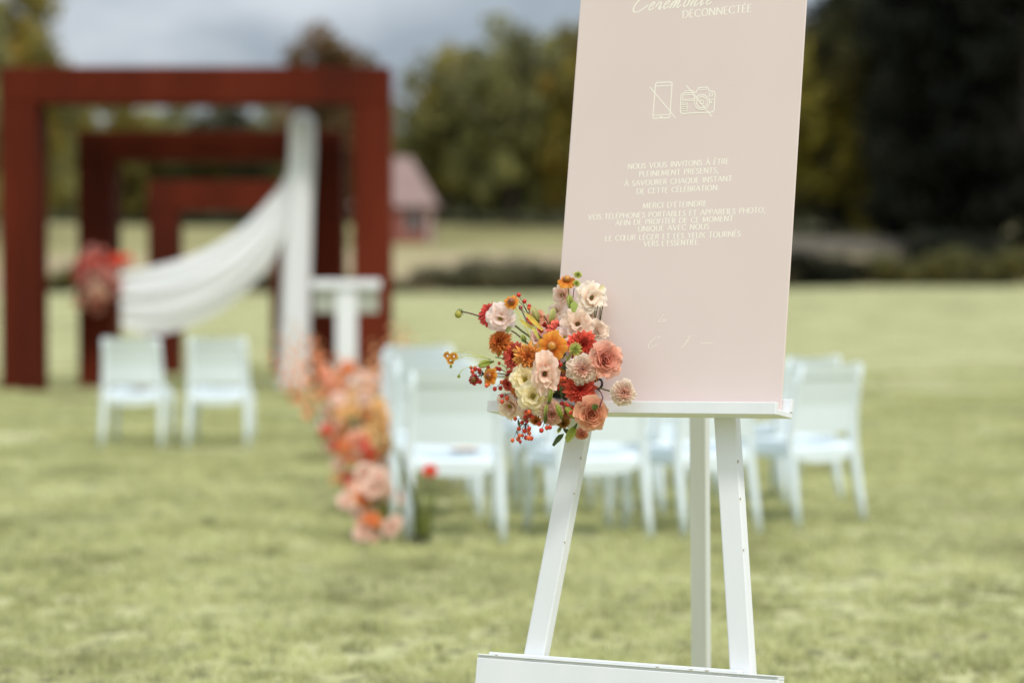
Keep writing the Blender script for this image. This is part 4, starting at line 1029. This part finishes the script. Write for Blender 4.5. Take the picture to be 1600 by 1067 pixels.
    for (x, y, ang, Lp, w, c) in [(848, 516, 135, 40, 4, lin(222, 190, 80)), (842, 530, 120, 26, 3, lin(206, 200, 96)), (866, 571, -30, 28, 3, lin(190, 140, 60)), (888, 560, 60, 30, 3, lin(150, 165, 80)),
                                  (884, 556, -70, 22, 3, lin(180, 190, 110)), (896, 488, 80, 20, 6, lin(150, 166, 80)), (936, 452, 40, 10, 4, lin(224, 210, 160)), (850, 600, -60, 20, 3, GRN), (868, 612, 200, 30, 2.4, lin(110, 130, 70)),
                                  (862, 604, 240, 30, 2.4, lin(90, 110, 60)), (878, 622, 100, 26, 2, lin(90, 110, 60)), (838, 517, 150, 34, 3, lin(214, 196, 90)), (790, 518, 40, 12, 4, lin(150, 160, 90))]:
        b = MB(); petal(b, 0, 0, 0, Lp * px, w * px, D(6), D(-14), c, tuple(v * .9 for v in c), .3, .02, 5, 2, .98)
        o = b.build('leaf', M['green'], e, True); q = pos(x, y, .13)
        d1 = Vector((math.cos(D(ang)), 0, math.sin(D(ang)))); n1 = Vector((0, -1, 0)); s1 = n1.cross(d1)
        o.matrix_local = Matrix(((d1.x, s1.x, n1.x, q.x), (d1.y, s1.y, n1.y, q.y), (d1.z, s1.z, n1.z, q.z), (0, 0, 0, 1)))
    # hidden cage that holds the stems
    b = MB(); b.sphere(pos(872, 598, .045), .028, 12, 8, (1.1, .8, 1.3), None, DGR); b.build('flower_foam', M['green'], e, True)
bouquet()

# ---- shared small blooms for the arrangements far from the easel
def share(b, mt): me = b.mesh('bloom', True); me.materials.append(mt); return me
def blob_rose(R_, a, c, seed):
    b = MB(); r = random.Random(seed)
    for i in range(4):
        t = i / 3; n = 4 + 2 * i
        for k in range(n): petal(b, 6.283 * k / n + i, R_ * .08, 0, R_ * (.5 + .5 * t), R_ * (.26 + .16 * t), D(92 - 66 * t), D(80 - 80 * t), a, c, .4, .06, 3, 3, .64, r, .1)
    return b
BLM = [share(blob_rose(1, a_, c_, i_), M['petal']) for i_, (a_, c_) in enumerate([
    (lin(238, 146, 110), lin(253, 202, 172)), (lin(246, 186, 156), lin(255, 230, 212)), (lin(214, 64, 44), lin(240, 104, 78)), (lin(232, 124, 66), lin(250, 168, 108)),
    (lin(150, 50, 48), lin(196, 84, 76)), (lin(242, 186, 110), lin(252, 214, 150)), (lin(190, 110, 100), lin(222, 156, 142))])]
def gladiolus(h, seed, a, c):
    b = MB(); r = random.Random(seed)
    b.tube([(0, 0, 0), (.01, 0, h * .5), (.0, 0, h)], [.007, .005, .002], 6, lin(120, 130, 60))
    for i in range(9):
        z = h * (.38 + .62 * i / 9); s = .055 * (1 - i / 13)
        for k in range(5):
            b2 = MB(); petal(b2, 6.283 * k / 5, .004, 0, s, s * .42, D(60), D(15), a, c, .3, .06, 3, 3, .64, r)
            side = (i % 2) * 2 - 1; Mx = Matrix.Translation((side * .018, -.012, z)) @ Matrix.Rotation(D(58) * side, 4, 'Y') @ Matrix.Rotation(D(30), 4, 'X')
            b.add([Mx @ Vector(v) for v in b2.v], b2.f, [q[:3] for q in b2.c])
    me = b.mesh('gladiolus_spike', True); me.materials.append(M['petal']); return me
GLD = [gladiolus(.9, 1, lin(238, 140, 88), lin(253, 190, 138)), gladiolus(.85, 2, lin(232, 112, 74), lin(248, 160, 112)), gladiolus(.8, 3, lin(240, 168, 130), lin(252, 208, 184))]
def tuft(seed, n, h, spread, cols):
    b = MB(); r = random.Random(seed)
    for i in range(n):
        a = r.uniform(0, 6.283); l = h * r.uniform(.5, 1.1); q = spread * r.uniform(.2, 1); w = r.uniform(.004, .010); d = (math.cos(a), math.sin(a)); sx, sy = -d[1] * w, d[0] * w
        P = []
        for k in range(4):
            u = k / 3; rr = q * (.25 + u ** 1.5); ww = (1 - u * .9)
            P.append([(d[0] * rr - sx * ww, d[1] * rr - sy * ww, l * u), (d[0] * rr + sx * ww, d[1] * rr + sy * ww, l * u)])
        b.grid(P, [r.choice(cols)] * 8)
    me = b.mesh('foliage'); me.materials.append(M['green']); return me
TFT = tuft(1, 90, .5, .16, [GRN, DGR, lin(130, 140, 60), lin(160, 160, 80)])
def ground_arr(px_, Y, w, h, n, kinds, glads, lab, rsc=.042, seed=0, lean=0.0):
    r = random.Random(seed + 40); e = empty('aisle_flowers', (gx(px_, Y), Y, 0), 0, lab, 'flowers', 'flower arrangements along the aisle')
    for i in range(n):
        t = (i + .5) / n; z = h * (.08 + .92 * t ** 1.0) ; ww = w * (1 - .35 * t)
        x = r.uniform(-.5, .5) * ww + lean * z; y = r.uniform(-.5, .5) * w * .7; rs = rsc * r.uniform(.75, 1.2)
        o = link('rose', BLM[r.choice(kinds)], e); o.scale = (rs, rs, rs)
        orient(o, (x, y, z), (x * 2 + r.uniform(-.5, .5), -1 + y, r.uniform(0, .8)), r.uniform(0, 6))
    for (gxx, gz, ang, sc, k) in glads:
        o = link('gladiolus', GLD[k], e, (gxx, r.uniform(-.08, .08), gz)); o.rotation_euler = (r.uniform(-.1, .1), D(ang), r.uniform(-1, 1)); o.scale = (sc,) * 3
    o = link('foliage', TFT, e); o.scale = (w * 2.6, w * 2.6, h * 1.9)
    o = link('foliage', TFT, e); o.scale = (w * 1.4, w * 1.4, h * 1.1); o.rotation_euler = (0, 0, 1.3)
    return e
ground_arr(594, 12.0, .25, .36, 26, [0, 1, 1, 1, 2, 4, 1, 3], [], 'low peach and red flower arrangement nearest along the aisle', .044, 1, -.02)
ground_arr(578, 13.4, .32, .46, 34, [0, 1, 1, 3, 1, 0, 2, 3, 5], [(.05, .2, 8, .3, 1)], 'peach flower arrangement second nearest along the aisle', .044, 2, -.03)
ground_arr(570, 15.2, .40, .58, 38, [0, 1, 1, 3, 3, 2, 1, 5, 5], [(-.1, .1, -14, .75, 0), (.12, .15, 10, .72, 2), (.0, .1, -3, .8, 0), (.15, .1, 16, .7, 1)], 'peach and coral aisle arrangement with short gladioli, third nearest', .044, 3, -.06)
ground_arr(560, 17.3, .48, .62, 38, [0, 1, 1, 3, 0, 2, 5], [(-.18, .1, -24, 1.0, 0), (-.05, .1, -14, .9, 1), (.12, .1, 5, .9, 2), (.2, .1, 10, .95, 0), (-.22, .1, -28, .9, 0), (-.1, .2, -20, .95, 1), (.25, .1, 16, .85, 1), (.06, .2, 2, .8, 0)], 'tall aisle arrangement with orange gladioli fanning out, fourth nearest', .044, 4, -.06)
ground_arr(550, 19.8, .54, .62, 36, [0, 3, 1, 0, 1, 3], [(-.2, .1, -30, 1.05, 0), (-.1, .1, -18, 1.0, 1), (.15, .1, 14, 1.0, 0), (.25, .1, 24, 1.0, 1), (.02, .1, 2, .8, 2), (-.28, .1, -34, .95, 1), (-.15, .2, -24, 1.0, 0), (.2, .2, 18, .95, 0), (.3, .1, 28, .9, 2)], 'farthest aisle arrangement with tall orange gladioli before the lectern', .046, 5, -.06)

# tall stems with a red bloom beside the nearest chair
def red_stem():
    Y = 11.9; e = empty('red_flower_plant', (gx(662, Y), Y, 0), 0, 'single red bloom on tall green stems beside the nearest aisle chair', 'flowers')
    b = MB(); r = random.Random(2); s = Y / F_PX
    for (dx, h, c) in [(.03, .36, GRN), (-.13, .50, lin(90, 96, 50)), (-.10, .42, DGR), (-.05, .30, GRN), (.08, .34, lin(120, 126, 70)), (-.17, .55, lin(100, 110, 60)), (-.02, .25, DGR)]:
        b.tube([(r.uniform(-.03, .03), r.uniform(-.03, .03), 0), (dx * .4, 0, h * .5), (dx, 0, h)], [.007, .006, .004], 6, c)
    b.build('stem', M['green'], e, True)
    o = link('dahlia', BLM[2], e); o.scale = (.036,) * 3; orient(o, (.03, -.02, .37), (0, -1, .8))
    o = link('foliage', TFT, e); o.scale = (.55, .55, .55)
    b = MB(); b.tube([(-.02, 0, 0), (-.02, 0, .004), (-.02, 0, .05)], [.055, .055, .05], 16, lin(30, 34, 24)); b.build('holder', M['green'], e)
red_stem()

# red arrangement on the left post of the middle arch
def post_flowers():
    Y = 29.15; c = at(152, 438, Y); e = empty('post_flowers', (c.x, Y, c.z), 0, 'round red and pink flower arrangement on the left post of the middle arch', 'flowers')
    r = random.Random(12)
    for i in range(60):
        t = r.uniform(0, 6.283); u = r.random() ** .5; x = .30 * u * math.cos(t); z = .40 * u * math.sin(t)
        if x > .05 and z < -.15: x -= .12
        y = -.22 * (1 - u * u) - .02; rs = .062 * r.uniform(.7, 1.2)
        k = r.choice([4, 4, 6, 6, 2] if z > 0 else [6, 4, 6, 1, 0, 4])
        o = link('rose', BLM[k], e); o.scale = (rs,) * 3; orient(o, (x, y, z), (x * 3, -1, z * 3), r.uniform(0, 6))
    for i in range(6):
        o = link('rose', BLM[2], e); o.scale = (.06,) * 3; orient(o, (.20 + .035 * i, -.1, .22 + .02 * (i % 3)), (.3, -1, .5))
    o = link('foliage', TFT, e, (0, 0, -.35)); o.scale = (1.6, .8, 1.3)
post_flowers()
